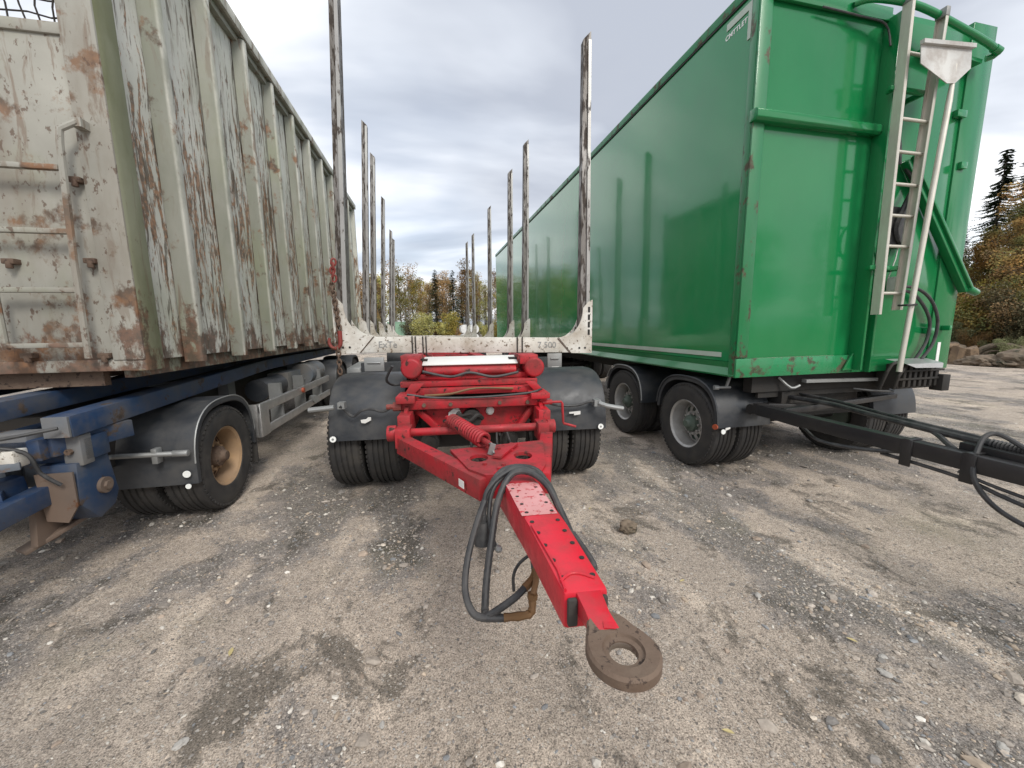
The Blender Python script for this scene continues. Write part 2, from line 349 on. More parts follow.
def ground_mat():
    m, t, b, vec = newmat('packed_gravel')
    rot = N(t, 'ShaderNodeMapping'); rot.inputs['Rotation'].default_value = (0,0,math.radians(-14)); t.links.new(vec, rot.inputs[0]); v2 = rot.outputs[0]
    sand, sand2, grey, dark = (.43,.362,.298), (.32,.275,.232), (.215,.195,.18), (.08,.072,.06)
    c = mixc(t, rampn(t, noisen(t, vec, .5, 6, .62), .38, .62), sand, sand2)
    # stretches worn by wheels along the trailers: stony grey and packed pale
    sa = N(t, 'ShaderNodeAttribute'); sa.attribute_name = 'stony'
    st_ = mathn(t, 'ADD', sa.outputs['Fac'], mathn(t, 'MULTIPLY', mathn(t, 'SUBTRACT', noisen(t, vec, 11, 10, .78), .5), 1.5))
    g1 = rampn(t, st_, .42, .72)
    c = mixc(t, mathn(t, 'MULTIPLY', g1, .85), c, grey)
    g2 = rampn(t, st_, .85, 1.15)
    c = mixc(t, mathn(t, 'MULTIPLY', g2, .5), c, (.13,.12,.10))
    pale = rampn(t, noisen(t, v2, 2.1, 6, .6, (1,.38,1), (6,1,0), .4), .55, .66)
    c = mixc(t, mathn(t, 'MULTIPLY', pale, .7), c, (.58,.49,.40))
    dk = rampn(t, noisen(t, v2, 2.0, 10, .74, (1.0,.7,1), (9,2,0), .3), .535, .60)
    c = mixc(t, mathn(t, 'MULTIPLY', dk, .72), c, dark)
    ms = rampn(t, noisen(t, vec, .9, 6, .6, (1,1,1), (4,8,0)), .56, .7)
    c = mixc(t, mathn(t, 'MULTIPLY', ms, .35), c, (.13,.13,.075))
    # grit: three sizes of grain
    gr = mathn(t, 'ADD', mathn(t, 'MULTIPLY', noisen(t, vec, 150, 3, .8), .75), mathn(t, 'MULTIPLY', noisen(t, vec, 34, 8, .8), .35))
    c = mixc(t, .9, c, rampn(t, gr, .40, .70, (.06,)*3+(1,), (.98,)*3+(1,)), 'OVERLAY')
    hgt = None
    for sc_, p, lo in ((95, .82, .55), (48, .9, .6)):
        vo = N(t, 'ShaderNodeTexVoronoi'); vo.inputs['Scale'].default_value = sc_; t.links.new(vec, vo.inputs['Vector'])
        sepc = N(t, 'ShaderNodeSeparateColor'); t.links.new(vo.outputs['Color'], sepc.inputs[0])
        near_ = rampn(t, vo.outputs['Distance'], .28, .40, (1,1,1,1), (0,0,0,1))
        c = mixc(t, mathn(t, 'MULTIPLY', mathn(t, 'MULTIPLY', rampn(t, sepc.outputs[0], p, p+.02), near_), .75), c, (.50,.47,.43))
        c = mixc(t, mathn(t, 'MULTIPLY', mathn(t, 'MULTIPLY', rampn(t, sepc.outputs[1], p, p+.02), near_), .7), c, (.10,.095,.09))
    t.links.new(c, b.inputs['Base Color']); b.inputs['Roughness'].default_value = .93; b.inputs['Specular IOR Level'].default_value = .2
    b1 = N(t, 'ShaderNodeBump'); b1.inputs['Strength'].default_value = .9; b1.inputs['Distance'].default_value = .03
    t.links.new(noisen(t, vec, 7, 10, .74), b1.inputs['Height'])
    b2 = N(t, 'ShaderNodeBump'); b2.inputs['Strength'].default_value = .8; b2.inputs['Distance'].default_value = .006
    t.links.new(gr, b2.inputs['Height']); t.links.new(b1.outputs[0], b2.inputs['Normal'])
    t.links.new(b2.outputs[0], b.inputs['Normal'])
    return m
def stone_mat():
    m, t, b, vec = newmat('loose_stone')
    at = N(t, 'ShaderNodeAttribute'); at.attribute_name = 'tint'
    c = mixc(t, .5, at.outputs['Color'], rampn(t, noisen(t, vec, 60, 4), .3, .7, (.35,)*3+(1,), (.75,)*3+(1,)), 'OVERLAY')
    t.links.new(c, b.inputs['Base Color']); b.inputs['Roughness'].default_value = .85
    return m
def leaf_mat(name, a, b_, c_):
    m, t, b, vec = newmat(name)
    oi = N(t, 'ShaderNodeObjectInfo')
    c = mixc(t, rampn(t, noisen(t, vec, 1.1, 4, .6), .38, .62), a, b_)
    c = mixc(t, rampn(t, noisen(t, vec, 6, 2), .55, .7), c, c_)
    br = N(t, 'ShaderNodeHueSaturation'); t.links.new(c, br.inputs['Color'])
    t.links.new(mathn(t, 'ADD', mathn(t, 'MULTIPLY', oi.outputs['Random'], .7), .65), br.inputs['Value'])
    t.links.new(br.outputs[0], b.inputs['Base Color']); b.inputs['Roughness'].default_value = .8; b.inputs['Specular IOR Level'].default_value = .2
    return m
M['ground'] = ground_mat(); M['stone'] = stone_mat()
M['needle'] = leaf_mat('spruce_needles', (.035,.06,.034), (.055,.08,.045), (.08,.105,.06))
M['yellow'] = leaf_mat('yellow_leaves', (.40,.31,.07), (.26,.25,.07), (.55,.42,.1))
M['brownleaf'] = leaf_mat('brown_leaves', (0.308,0.189,0.084), (0.196,0.140,0.077), (0.448,0.280,0.112))
M['olive'] = leaf_mat('olive_leaves', (0.351,0.324,0.108), (0.230,0.243,0.088), (0.567,0.459,0.135))
M['rusty'] = leaf_mat('rusty_leaves', (.26,.13,.04), (.12,.13,.045), (.34,.24,.06))
M['scrub'] = leaf_mat('dark_scrub', (.08,.08,.045), (.13,.11,.06), (.18,.15,.08))
M['grassg'] = leaf_mat('bank_grass', (.14,.16,.07), (.19,.18,.09), (.1,.13,.05))

# ------------------------------------------------------------------ ground
def stony(x, y):
    """0..1: where the yard is loose dark gravel instead of packed sand"""
    lx = x*math.cos(CF) - y*math.sin(CF); ly_ = x*math.sin(CF) + y*math.cos(CF)
    wx_ = lx + .35*noise.noise(Vector((lx*.5, ly_*.5, 11)))
    p = noise.noise(Vector((wx_*1.15, ly_*.42, 8))) + .55*noise.noise(Vector((lx*2.6, ly_*1.4, 2))) + .3*noise.noise(Vector((lx*6, ly_*4, 6)))
    return max(0, min(1, .5+(p-.04)*1.9))
def gh(x, y):
    d = math.hypot(x, y)
    h_ = .022*noise.noise(Vector((x*.55, y*.55, 0))) + .010*noise.noise(Vector((x*2.1, y*2.1, 3)))
    if d < 14: h_ += .005*noise.noise(Vector((x*7, y*7, 5)))
    a = -CF; lx = x*math.cos(CF) - y*math.sin(CF)
    for c_, dd in ((-1.05, .015), (1.3, .015), (.15, -.012)):
        h_ -= dd*math.exp(-((lx-c_)/.17)**2)
    return h_ - .012 if d < 300 else 0
def axis(lo, hi, near, step):
    xs = [0.0]; s_ = step
    while xs[-1] < hi:
        if xs[-1] > near: s_ *= 1.12
        xs.append(xs[-1]+s_)
    ys = [0.0]; s_ = step
    while ys[-1] > lo:
        if ys[-1] < -near*.6: s_ *= 1.18
        ys.append(ys[-1]-s_)
    return sorted(set(ys[1:]+xs))
gx = axis(-900, 900, 6, .075); gy = axis(-900, 900, 8, .075)
gv = [(x, y, gh(x, y)) for y in gy for x in gx]
nx = len(gx); gf = [(j*nx+i, j*nx+i+1, (j+1)*nx+i+1, (j+1)*nx+i) for j in range(len(gy)-1) for i in range(nx-1)]
gm = bpy.data.meshes.new('ground'); gm.from_pydata(gv, [], gf); gm.materials.append(M['ground'])
gm.polygons.foreach_set('use_smooth', [True]*len(gm.polygons))
ga = gm.attributes.new('stony', 'FLOAT', 'POINT'); ga.data.foreach_set('value', [stony(p[0], p[1]) if abs(p[0]) < 60 and abs(p[1]) < 60 else .5 for p in gv])
tag(place(gm, 'ground'), kind='structure')

def stones():
    rng = np.random.default_rng(5)
    phi = (1+5**.5)/2
    iv = np.array([(-1,phi,0),(1,phi,0),(-1,-phi,0),(1,-phi,0),(0,-1,phi),(0,1,phi),(0,-1,-phi),(0,1,-phi),(phi,0,-1),(phi,0,1),(-phi,0,-1),(-phi,0,1)])/1.9
    iff = np.array([(0,11,5),(0,5,1),(0,1,7),(0,7,10),(0,10,11),(1,5,9),(5,11,4),(11,10,2),(10,7,6),(7,1,8),(3,9,4),(3,4,2),(3,2,6),(3,6,8),(3,8,9),(4,9,5),(2,4,11),(6,2,10),(8,6,7),(9,8,1)])
    V = []; F = []; C = []; base = 0; cnt = 0
    pal = np.array([(.34,.30,.26),(.22,.205,.19),(.42,.37,.31),(.27,.215,.17),(.48,.45,.40),(.15,.14,.13),(.37,.30,.23),(.2,.205,.21),(.3,.26,.22),(.26,.23,.2)])
    while cnt < 60000:
        az = rng.uniform(-1.1, 1.15); r = .45 + 9.5*rng.random()**1.45
        x, y = r*math.sin(az), r*math.cos(az)
        q_ = stony(x, y)
        if rng.random() > .10+.9*q_**2: continue
        s_ = .0024+.0042*rng.random()**2
        if rng.random() < .085: s_ = .0055+.010*rng.random()**1.8
        if rng.random() < .004: s_ = .015+.014*rng.random()
        q = rng.normal(size=3); q *= 1
        a, b_, c_ = rng.uniform(0, 6.28, 3)
        Rm = np.array(Matrix.Rotation(a, 3, 'Z') @ Matrix.Rotation(b_*.06, 3, 'X') @ Matrix.Rotation(0, 3, 'Z'))
        sc_ = np.array([rng.uniform(.8,1.7), rng.uniform(.7,1.1), rng.uniform(.35,.7)])
        vv = (iv*(1+rng.uniform(-.22,.22,(12,1)))*sc_*s_) @ Rm.T
        vv += (x, y, gh(x, y)+s_*.16)
        V.append(vv); F.append(iff+base); base += 12; cnt += 1
        cc = pal[rng.integers(len(pal))]*rng.uniform(.75, 1.25); C.append(np.tile(np.append(cc, 1), (12, 1)))
    V = np.concatenate(V); F = np.concatenate(F); C = np.concatenate(C)
    me = bpy.data.meshes.new('gravel_stones'); me.from_pydata(V.tolist(), [], F.tolist())
    a = me.color_attributes.new('tint', 'FLOAT_COLOR', 'POINT'); a.data.foreach_set('color', C.ravel())
    me.materials.append(M['stone'])
    tag(place(me, 'loose_gravel'), 'loose grey and tan gravel stones scattered over the packed yard', 'gravel', kind='stuff')
stones()

# ------------------------------------------------------------------ wheels
def tyre_mesh(r, wd, mat):
    b = MB(); ri = r*.56; h = wd/2
    prof = [(-h*.80, ri), (-h*.93, ri*1.06), (-h, r*.80), (-h*.98, r*.9), (-h*.9, r*.965), (-h*.8, r*.992)]
    gro = 4; x0, x1 = -h*.8, h*.8
    for i in range(gro):
        c_ = x0+(x1-x0)*(i+1)/(gro+1)
        prof += [(c_-.008, r), (c_-.004, r-.011), (c_+.004, r-.011), (c_+.008, r)]
    prof += [(h*.8, r*.992), (h*.9, r*.965), (h*.98, r*.9), (h, r*.80), (h*.93, ri*1.06), (h*.80, ri)]
    b.lathe(prof, 56, close=True)
    # shoulder blocks
    for i in range(60):
        t = 2*math.pi*i/60
        for sx in (-1, 1):
            Mx = Matrix.Rotation(t, 4, 'X') @ Matrix.Translation((sx*h*.87, 0, r*.972))
            b.box(-.018, .018, -.013, .013, -.025, -.008, Mx)
    return b.mesh('tyre', mat, smooth=30)
def rim_mesh(r, wd, mat, side=1, holes=10, inset=.0):
    """open dish: barrel, pierced disc and lip; outer face on +X when side=1"""
    b = MB(); ri = r*.57; h = wd/2*.86
    b.lathe([(side*h, ri*1.03), (side*h*1.04, ri*1.0), (side*h*.9, ri*.93), (side*h*.35, ri*.88), (-side*h*.5, ri*.88), (-side*h, ri*1.0)], 48)
    xd = side*(h*.1-inset); n = 40; rings = [(ri*.87, xd-side*.02), (ri*.74, xd), (ri*.52, xd+side*.03), (ri*.4, xd+side*.035), (ri*.36, xd+side*.03)]
    v = []; f = []
    for k in range(n):
        t = 2*math.pi*k/n
        for rr, x in rings: v.append((x, rr*math.cos(t), rr*math.sin(t)))
    mm = len(rings)
    for k in range(n):
        k2 = (k+1) % n
        for q in range(mm-1):
            if q == 1 and k % 4 in (1, 2) : continue
            f.append((k*mm+q, k*mm+q+1, k2*mm+q+1, k2*mm+q))
    b.add(v, f)
    for k in range(10):
        t = 2*math.pi*k/10
        b.cyl((xd+side*.03, ri*.44*math.cos(t), ri*.44*math.sin(t)), (xd+side*.06, ri*.44*math.cos(t), ri*.44*math.sin(t)), .014, n=6)
    return b.mesh('rim', mat, smooth=35)
def hub_mesh(r, mat, side=1):
    b = MB(); ri = r*.57
    b.lathe([(0, ri*.37), (side*.07, ri*.34), (side*.085, ri*.22), (side*.10, ri*.2), (side*.12, ri*.15), (side*.12, .001)], 24)
    b.lathe([(-side*.12, .001), (-side*.1, ri*.8), (-side*.02, ri*.8), (0, ri*.3)], 24)
    return b.mesh('hub', mat, smooth=35)
def wheel(root, frame, x, y, r, wd, tm, rm, hm, side=1, inset=0, protos={}):
    """part 'wheel' > tyre, rim, hub"""
    key = (r, wd, rm.name, side, inset)
    w_ = empty('wheel', frame, x, y, r-.012, root)
    if key not in protos:
        protos[key] = (tyre_mesh(r, wd, tm), rim_mesh(r, wd, rm, side, inset=inset), hub_mesh(r, hm, side))
    for nm, me in zip(('tyre', 'rim', 'hub'), protos[key]):
        o = bpy.data.objects.new(nm, me); col.objects.link(o); o.parent = w_
    return w_
def guard_mesh(r, wd, a0, a1, mat, flat=0, flat2=0, thick=.012, sq=2.7):
    """wheel guard arc about X, angles from +Z towards -Y; flat = straight skirt length at the front end"""
    b = MB(); pts = []
    n = 22
    for i in range(n+1):
        a = math.radians(a0+(a1-a0)*i/n); k = (abs(math.sin(a))**sq+abs(math.cos(a))**sq)**(-1/sq); pts.append((-r*k*math.sin(a), r*k*math.cos(a)))
    if flat: pts.append((pts[-1][0], pts[-1][1]-flat))
    if flat2: pts.insert(0, (pts[0][0], pts[0][1]-flat2))
    # section: shallow crown with turned-down lips
    sec = [(-wd/2, -.035), (-wd/2+.004, -.006), (-wd/2+.03, 0), (wd/2-.03, 0), (wd/2-.004, -.006), (wd/2, -.035)]
    inn = [(x*.985, z-thick) for x, z in sec]
    loop = sec+inn[::-1]; m_ = len(loop); v = []; f = []
    for i, (y, z) in enumerate(pts):
        p0 = Vector(pts[max(i-1,0)]); p1 = Vector(pts[min(i+1,len(pts)-1)]); d = (p1-p0).normalized(); nrm = Vector((d.y, -d.x))
        if nrm.dot(Vector((y, z))) < 0: nrm = -nrm
        for x, o_ in loop: v.append((x, y+nrm.x*o_, z+nrm.y*o_))
    for i in range(len(pts)-1):
        for k in range(m_):
            k2 = (k+1) % m_; f.append((i*m_+k, i*m_+k2, (i+1)*m_+k2, (i+1)*m_+k))
    f.append(tuple(range(m_))); f.append(tuple((len(pts)-1)*m_+k for k in range(m_-1,-1,-1)))
    b.add(v, f)
    return b.mesh('mudguard', mat, smooth=40)
def trim_arc(r, x, a0, a1, rad, name, mat, parent, frame, cx, cy, cz):
    pts = []
    for i in range(25):
        a = math.radians(a0+(a1-a0)*i/24); k = (abs(math.sin(a))**2.7+abs(math.cos(a))**2.7)**(-1/2.7); pts.append((x, cy-r*k*math.sin(a), cz+r*k*math.cos(a)))
    return MB().tube([(p[0]+cx, p[1], p[2]) for p in pts], rad, 6).build(name, mat, parent, frame)
def text_mesh(s_, size, mat, parent, frame, Mloc, name='lettering', bold=0):
    cu = bpy.data.curves.new('t', 'FONT'); cu.body = s_; cu.size = size; cu.extrude = .0008; cu.offset = bold; cu.align_x = 'CENTER'; cu.align_y = 'CENTER'
    o = bpy.data.objects.new('t', cu); col.objects.link(o)
    dg = bpy.context.evaluated_depsgraph_get(); me = bpy.data.meshes.new_from_object(o.evaluated_get(dg))
    bpy.data.objects.remove(o); me.materials.clear(); me.materials.append(mat)
    return place(me, name, parent, frame, Mloc)

# ------------------------------------------------------------------ red timber trailer
T = empty('timber_trailer', CF, .5, 8.5)
tag(T, 'red timber trailer with empty stakes and its red drawbar pointing at the viewer', 'trailer')
B = BF
cx = .05
# drawbar: box beam, head, eye
db = MB()
def beam(b, secs):
    """secs: (y, xl, xr, z0, z1)"""
    v = []; f = []
    for y, xl, xr, z0, z1 in secs: v += [(xl,y,z0),(xr,y,z0),(xr,y,z1),(xl,y,z1)]
    for i in range(len(secs)-1):
        for k in range(4): f.append((i*4+k, i*4+(k+1)%4, i*4+4+(k+1)%4, i*4+4+k))
    f += [(3,2,1,0), tuple(4*(len(secs)-1)+k for k in range(4))]
    b.add(v, f)
beam(db, [(.855,.233,.360,.735,.83), (1.05,.232,.322,.70,.838), (1.25,.208,.302,.68,.835), (1.62,.165,.318,.66,.82)])
beam_o = None
def bar_with_x(y):  # centre of the bar at a given y
    return .297+(y-.855)*(.2415-.297)/(1.62-.855)
db = MB()
beam(db, [(.86,.237,.357,.725,.83), (1.2,.208,.344,.70,.83), (1.62,.166,.318,.66,.815), (1.86,.13,.31,.65,.785)])
bar = db.build('drawbar', M['redclean'], T, B, bevel=.012)
# worn top plate and bolt holes
wp = MB(); wp.add([(.196,1.28,.8285),(.328,1.28,.8285),(.316,1.60,.8185),(.172,1.60,.8185)], [(0,1,2,3)])
wp.build('worn_patch', M['redworn'], bar, B)
for i, y in enumerate((.92,1.0,1.08,1.155,1.23,1.305,1.38,1.455,1.54)):
    w_ = .12+(y-.86)*.042; c_ = bar_with_x(y); z = .8315 if y < 1.2 else .8315-(y-1.2)*.0357
    for sx in (-1, 1):
        MB().cyl((c_+sx*w_*.34, y, z-.01), (c_+sx*w_*.34, y, z+.0012), .0075, n=12).build('bolt_hole', M['under'], bar, B)
wl = MB(); wl.tube([(.205+.012,1.2,.8325),(.245,.95,.8325),(.243,.87,.8325)], .004, 6); wl.tube([(.24,.905,.832),(.27,.93,.833),(.3,.93,.833),(.335,.905,.832)], .004, 6, smooth=3)
wl.build('weld_seam', M['redclean'], bar, B)
# rubber buffers either side of the neck
for x0_, x1_ in ((.245,.272),(.334,.352)): MB().box(x0_,x1_,.846,.862,.742,.818).build('rubber_buffer', M['rubber'], T, B, bevel=.006)
nk = MB(); beam(nk, [(.740,.272,.340,.788,.820), (.80,.274,.334,.78,.823), (.865,.270,.338,.765,.828)])
nk.build('drawbar_neck', M['redclean'], T, B, bevel=.005)
# towing eye: flat pear-shaped plate with a bored ring
def eye():
    b = MB(); cxe, cye = .322, .688; R_, r_ = .078, .031; n = 48
    zt, zb = .822, .790
    def outer(t):
        x, y = R_*math.cos(t), R_*math.sin(t)
        if y > .02:                                   # neck side: draw in to the shank
            k = min(1, (y-.02)/.06); x = x*(1-.0*k); y = y + .045*k*k*(1 if abs(x) < .05 else .5)
        return (cxe+x-.008*max(0,y/.1), cye+y)
    v = []; f = []
    rings = [(zt, 'o', -.006), (zt-.006, 'o', 0), (zb+.006, 'o', 0), (zb, 'o', -.006), (zb, 'i', .004), (zb+.004, 'i', 0), (zt-.012, 'i', 0), (zt-.010, 'i', .011), (zt-.003, 'i', .014)]
    for z, kind, off in rings:
        for k in range(n):
            t = 2*math.pi*k/n
            if kind == 'o':
                x, y = outer(t); d = Vector((x-cxe, y-cye)); d = d*(1+off/d.length); v.append((cxe+d.x, cye+d.y, z))
            else: v.append((cxe+(r_+off)*math.cos(t), cye+(r_+off)*math.sin(t), z))
    m_ = len(rings)
    for i in range(m_):
        j = (i+1) % m_
        for k in range(n):
            k2 = (k+1) % n; f.append((i*n+k, i*n+k2, j*n+k2, j*n+k))
    b.add(v, f)
    return b
ey = eye().build('towing_eye', M['rust'], T, B, smooth=40)
MB().lathe([(-.006,.0312),(-.005,.0305),(.007,.0305),(.008,.0312)], 40, Matrix.Translation((.322,.688,.800)) @ Matrix.Rotation(math.radians(90),4,'Y')).build('bore', M['wornsteel'], ey, B)
MB().box(-.013,.013,-.010,.010,0,.0015, Matrix.Translation((.315,.752,.8215)) @ Matrix.Rotation(-.25,4,'Z')).build('paint_mark', M['redclean'], ey, B)
# apex plate with two oval holes
def apex():
    b = MB(); outer_ = [(.10,1.80),(.375,1.80),(.42,1.90),(.50,2.34),(-.09,2.24),(.015,1.90)]
    bm = bmesh.new()
    zt = .785
    ov = [bm.verts.new((x,y,zt)) for x,y in outer_]
    eds = [bm.edges.new((ov[i], ov[(i+1)%len(ov)])) for i in range(len(ov))]
    for (hx, hy) in ((.075,2.06),(.325,2.06)):
        hv = [bm.verts.new((hx+.052*math.cos(2*math.pi*k/20), hy+.062*math.sin(2*math.pi*k/20), zt)) for k in range(20)]
        eds += [bm.edges.new((hv[i], hv[(i+1)%20])) for i in range(20)]
    r = bmesh.ops.triangle_fill(bm, edges=eds, use_beauty=True)
    g = bmesh.ops.extrude_face_region(bm, geom=bm.faces[:])
    for v_ in g['geom']:
        if isinstance(v_, bmesh.types.BMVert): v_.co.z -= .02
    bmesh.ops.recalc_face_normals(bm, faces=bm.faces)
    me = bpy.data.meshes.new('apex_plate'); bm.to_mesh(me); bm.free(); me.materials.append(M['red'])
    return me
ap = place(apex(), 'apex_plate', T, B)
b = MB(); b.box(.10,.38,1.80,1.815,.66,.764)
for x, y in ((.17,1.87),(.24,1.86),(.30,1.88),(.10,1.95),(.2,1.92),(.28,1.9),(.2,2.2),(.27,2.15)): b.cyl((x,y,.785),(x,y,.796),.013,n=6)
b.bar((.17,2.02,.797),(.30,2.25,.797),.05,.012)
b.build('bolt_plate', M['red'], T, B)
# A-frame legs
for nm, a_, c_ in (('l',(-.43,2.62,.72),(.10,1.80,.715)), ('r',(.575,2.56,.72),(.385,1.82,.715))):
    MB().bar(a_, c_, .085, .115).build('drawbar_leg', M['red'], T, B, bevel=.006)
MB().box(-.02,.035,0,.002,0,.04, Matrix.Translation((-.03,1.90,.69)) @ Matrix.Rotation(math.radians(-62),4,'Z')).build('label_plate', M['white'], T, B)
# hinge bar and lugs
hb = MB(); hb.cyl((-.50,2.66,.79),(.66,2.66,.79),.028,n=16)
hb.cyl((-.53,2.66,.79),(-.47,2.66,.79),.055,n=14); hb.cyl((.60,2.66,.79),(.655,2.66,.79),.05,n=14)
hb.box(-.47,-.37,2.58,2.74,.70,.83); hb.box(.52,.60,2.58,2.74,.70,.83)
hb.build('hinge_bar', M['red'], T, B, bevel=.004)
# spring
sb = MB(); p0, p1 = Vector((-.105,2.72,.86)), Vector((.13,2.2,.83)); d = (p1-p0); L_ = d.length; dn = d.normalized()
xx = dn.cross(Vector((0,0,1))).normalized(); yy = dn.cross(xx); pts = []
turns = 15
for i in range(turns*12+1):
    t = i/12*2*math.pi; pts.append(p0+dn*L_*(.06+.88*i/(turns*12)) + xx*math.cos(t)*.042 + yy*math.sin(t)*.042)
sb.tube(pts, .0115, 6); sb.cyl(p0-dn*.04, p1+dn*.04, .018, n=10)
sb.build('lifting_spring', M['red'], T, B)
b = MB(); b.tube([tuple(p1+dn*.03),(.15,2.14,.84),(.16,2.08,.80)], .008, 6); b.tube([tuple(p0-dn*.06), tuple(p0)], .01, 6); b.bar((.14,2.1,.79),(.16,2.1,.85),.02,.03)
b.build('spring_hook', M['galv'], T, B)
# turntable sub-frame
tf = MB()
tf.box(-.49,.66,2.92,3.02,.895,.965)                                   # front cross member
tf.box(-.50,-.36,2.86,3.1,.955,1.01); tf.box(.52,.67,2.86,3.1,.955,1.0)
for sx, x in ((-1,-.43),(1,.60)):
    tf.box(x-.045,x+.045,2.74,3.0,.70,.89)
    tf.bar((x,2.78,.80),(x,3.05,.92),.03,.12)
    tf.bar((x-sx*.02,3.0,.96),(x-sx*.08,3.35,1.09),.10,.05)
    tf.bar((x-sx*.0,3.0,.80),(x,4.6,.80),.08,.16)
tf.build('turntable_frame', M['red'], T, B, bevel=.006)
vp = MB()                                                              # V-shaped front plate
vp.prism([(-.37,.90),(.58,.90),(.47,.72),(.38,.66),(-.1,.66),(-.25,.70)], 'y', 3.03, 3.05)
vp.bar((-.37,3.0,.89),(-.2,2.95,.73),.03,.05); vp.bar((.57,3.0,.89),(.43,2.95,.72),.03,.05)
vp.build('front_plate', M['red'], T, B, bevel=.003)
MB().sphere((.21,3.02,.845),.035,12,(1,.5,1)).build('paint_splash', M['white'], T, B)
b = MB(); b.prism([(-.12,.85),(-.05,.9),(-.02,.84),(-.06,.75),(-.13,.76)], 'y', 2.99, 3.0)
b.build('paint_splash', M['white'], T, B)
b = MB(); b.cyl((.06,2.93,.80),(.06,3.05,.80),.075,n=20); b.tube([(-.05,2.92,.86),(.03,2.88,.80),(.1,2.9,.84),(.14,2.95,.8)],.02,8,smooth=5); b.tube([(-.16,2.95,.79),(-.05,2.9,.83),(.06,2.86,.86)],.013,8,smooth=4)
b.build('brake_actuator', M['under'], T, B)
# turntable rings, white tank across, slide tubes
b = MB(); b.cyl((cx,3.86,1.01),(cx,3.86,1.045),.56,n=48); b.build('turntable_ring', M['under'], T, B)
b = MB(); b.cyl((cx,3.86,1.05),(cx,3.86,1.085),.60,n=48); b.box(-.42,.56,3.2,4.6,1.088,1.13); b.box(-.5,.62,3.12,3.26,1.04,1.085)
b.build('turntable_plate', M['red'], T, B, bevel=.004)
b = MB(); b.prism([(3.2,1.205),(3.2,1.215),(3.45,1.262),(3.45,1.205)], 'x', -.33, .47); b.build('top_plate', M['white'], T, B, bevel=.003)
b = MB(); b.box(-.32,.46,3.22,3.4,1.13,1.203); b.cyl((-.3,3.2,1.155),(.45,3.2,1.155),.035,n=14); b.build('top_beam', M['red'], T, B, bevel=.004)
b = MB(); b.tube([(-.32,3.13,1.165),(-.1,3.10,1.12),(.06,3.10,1.15),(.25,3.10,1.11),(.46,3.13,1.14)], .012, 6, smooth=5); b.build('air_line', M['hose'], T, B)
for (x, z, y) in ((-.41,1.19,3.12),(.60,1.175,3.12)):
    b = MB(); b.lathe([(0,.001),(0,.07),(.012,.083),(1.2,.083)], 28, Matrix.Translation((x,y,z)) @ Matrix.Rotation(math.radians(90),4,'Z'))
    sg = 1 if x > 0 else 0
    b.box(x-.085-.04*sg, x+.075-.04*sg, y+.04, y+.3, z+.07, z+.105); b.box(x-.08-.04*sg, x+.07-.04*sg, y+.03, y+.06, z+.03, z+.10)
    b.build('slide_tube', M['red'], T, B, bevel=.004)
for x in (-.33,.44):
    b = MB(); b.box(x-.035,x+.035,3.3,3.5,1.13,1.25); b.cyl((x,3.36,1.19),(x+.001,3.28,1.19),.03,n=10)
    b.build('slide_block', M['under'], T, B)
b = MB(); b.tube([(-.3,3.0,.99),(-.1,2.98,1.0),(.1,3.0,1.035),(.4,3.02,1.02)], .010, 6, smooth=4); b.build('brass_pipe', M['brass'], T, B)
b = MB(); b.tube([(-.42,2.95,.90),(-.2,3.1,.86),(.1,3.2,.9),(.5,3.1,.86)], .012, 6, smooth=4); b.tube([(.16,3.2,.9),(.25,3.1,.72),(.33,3.0,.55)], .011, 6, smooth=4); b.tube([(.22,3.2,.9),(.32,3.1,.7),(.42,3.0,.56)], .011, 6, smooth=4)
b.tube([(-.3,3.25,1.1),(.0,3.2,1.06),(.3,3.22,1.1),(.5,3.25,1.05)], .01, 6, smooth=4)
b.build('brake_hose', M['hose'], T, B)
# crank handle
b = MB(); b.tube([(.6,2.93,.915),(.775,2.92,.915),(.783,2.92,.90),(.786,2.90,.76),(.79,2.9,.742),(.885,2.88,.715)], .010, 8); b.cyl((.62,2.93,.915),(.70,2.93,.915),.02,n=10)
b.build('crank_handle', M['red'], T, B)
b = MB(); b.cyl((-.53,2.93,.925),(-.47,2.93,.925),.035,n=10); b.cyl((-.58,2.93,.925),(-.53,2.93,.925),.02,n=8); b.build('pivot_bolt', M['redrust'], T, B)
# axle and dark belly
b = MB(); b.cyl((-1.1,3.89,.47),(1.2,3.89,.47),.06,n=16); b.box(-.45,-.33,3.3,4.5,.52,.66); b.box(.43,.55,3.3,4.5,.52,.66); b.cyl((-.2,3.4,.62),(.3,3.4,.62),.13,n=20)
b.build('axle', M['under'], T, B)
b = MB(); b.box(-.36,.46,3.22,3.26,.50,.74); b.box(-.5,.62,3.5,3.56,.55,.95); b.build('shade_plate', M['under'], T, B)  # added dark sheets that stand in for shade behind the turntable frame
for x in (-.28,.36):
    b = MB(); b.cyl((x,3.02,.60),(x,3.18,.60),.075,n=18); b.cyl((x,3.0,.60),(x,3.02,.60),.055,n=18); b.cyl((x,2.9,.60),(x,3.0,.60),.012,n=8); b.build('brake_chamber', M['under'], T, B)
for k in range(5):
    x = .05+.07*k; b = MB(); b.tube([(x,3.0,.70),(x+.03*math.sin(k*2),2.85,.60),(x+.05,2.7,.58),(x+.03,2.5,.66),(x-.03*k+.05,2.2,.70)], .009, 6, smooth=5); b.build('brake_hose', M['hose'], T, B)
for x, z in ((-.30,.93),(.50,.925),(-.1,.93),(.28,.928)): MB().cyl((x,2.905,z),(x,2.92,z),.016,n=6).build('bolt', M['rust'], T, B)
b = MB(); b.tube([(-.42,2.90,1.02),(-.2,2.91,.985),(.15,2.905,.98),(.5,2.90,1.0),(.62,2.95,1.02)], .009, 6, smooth=5); b.build('wiring_loom', M['hose'], T, B)
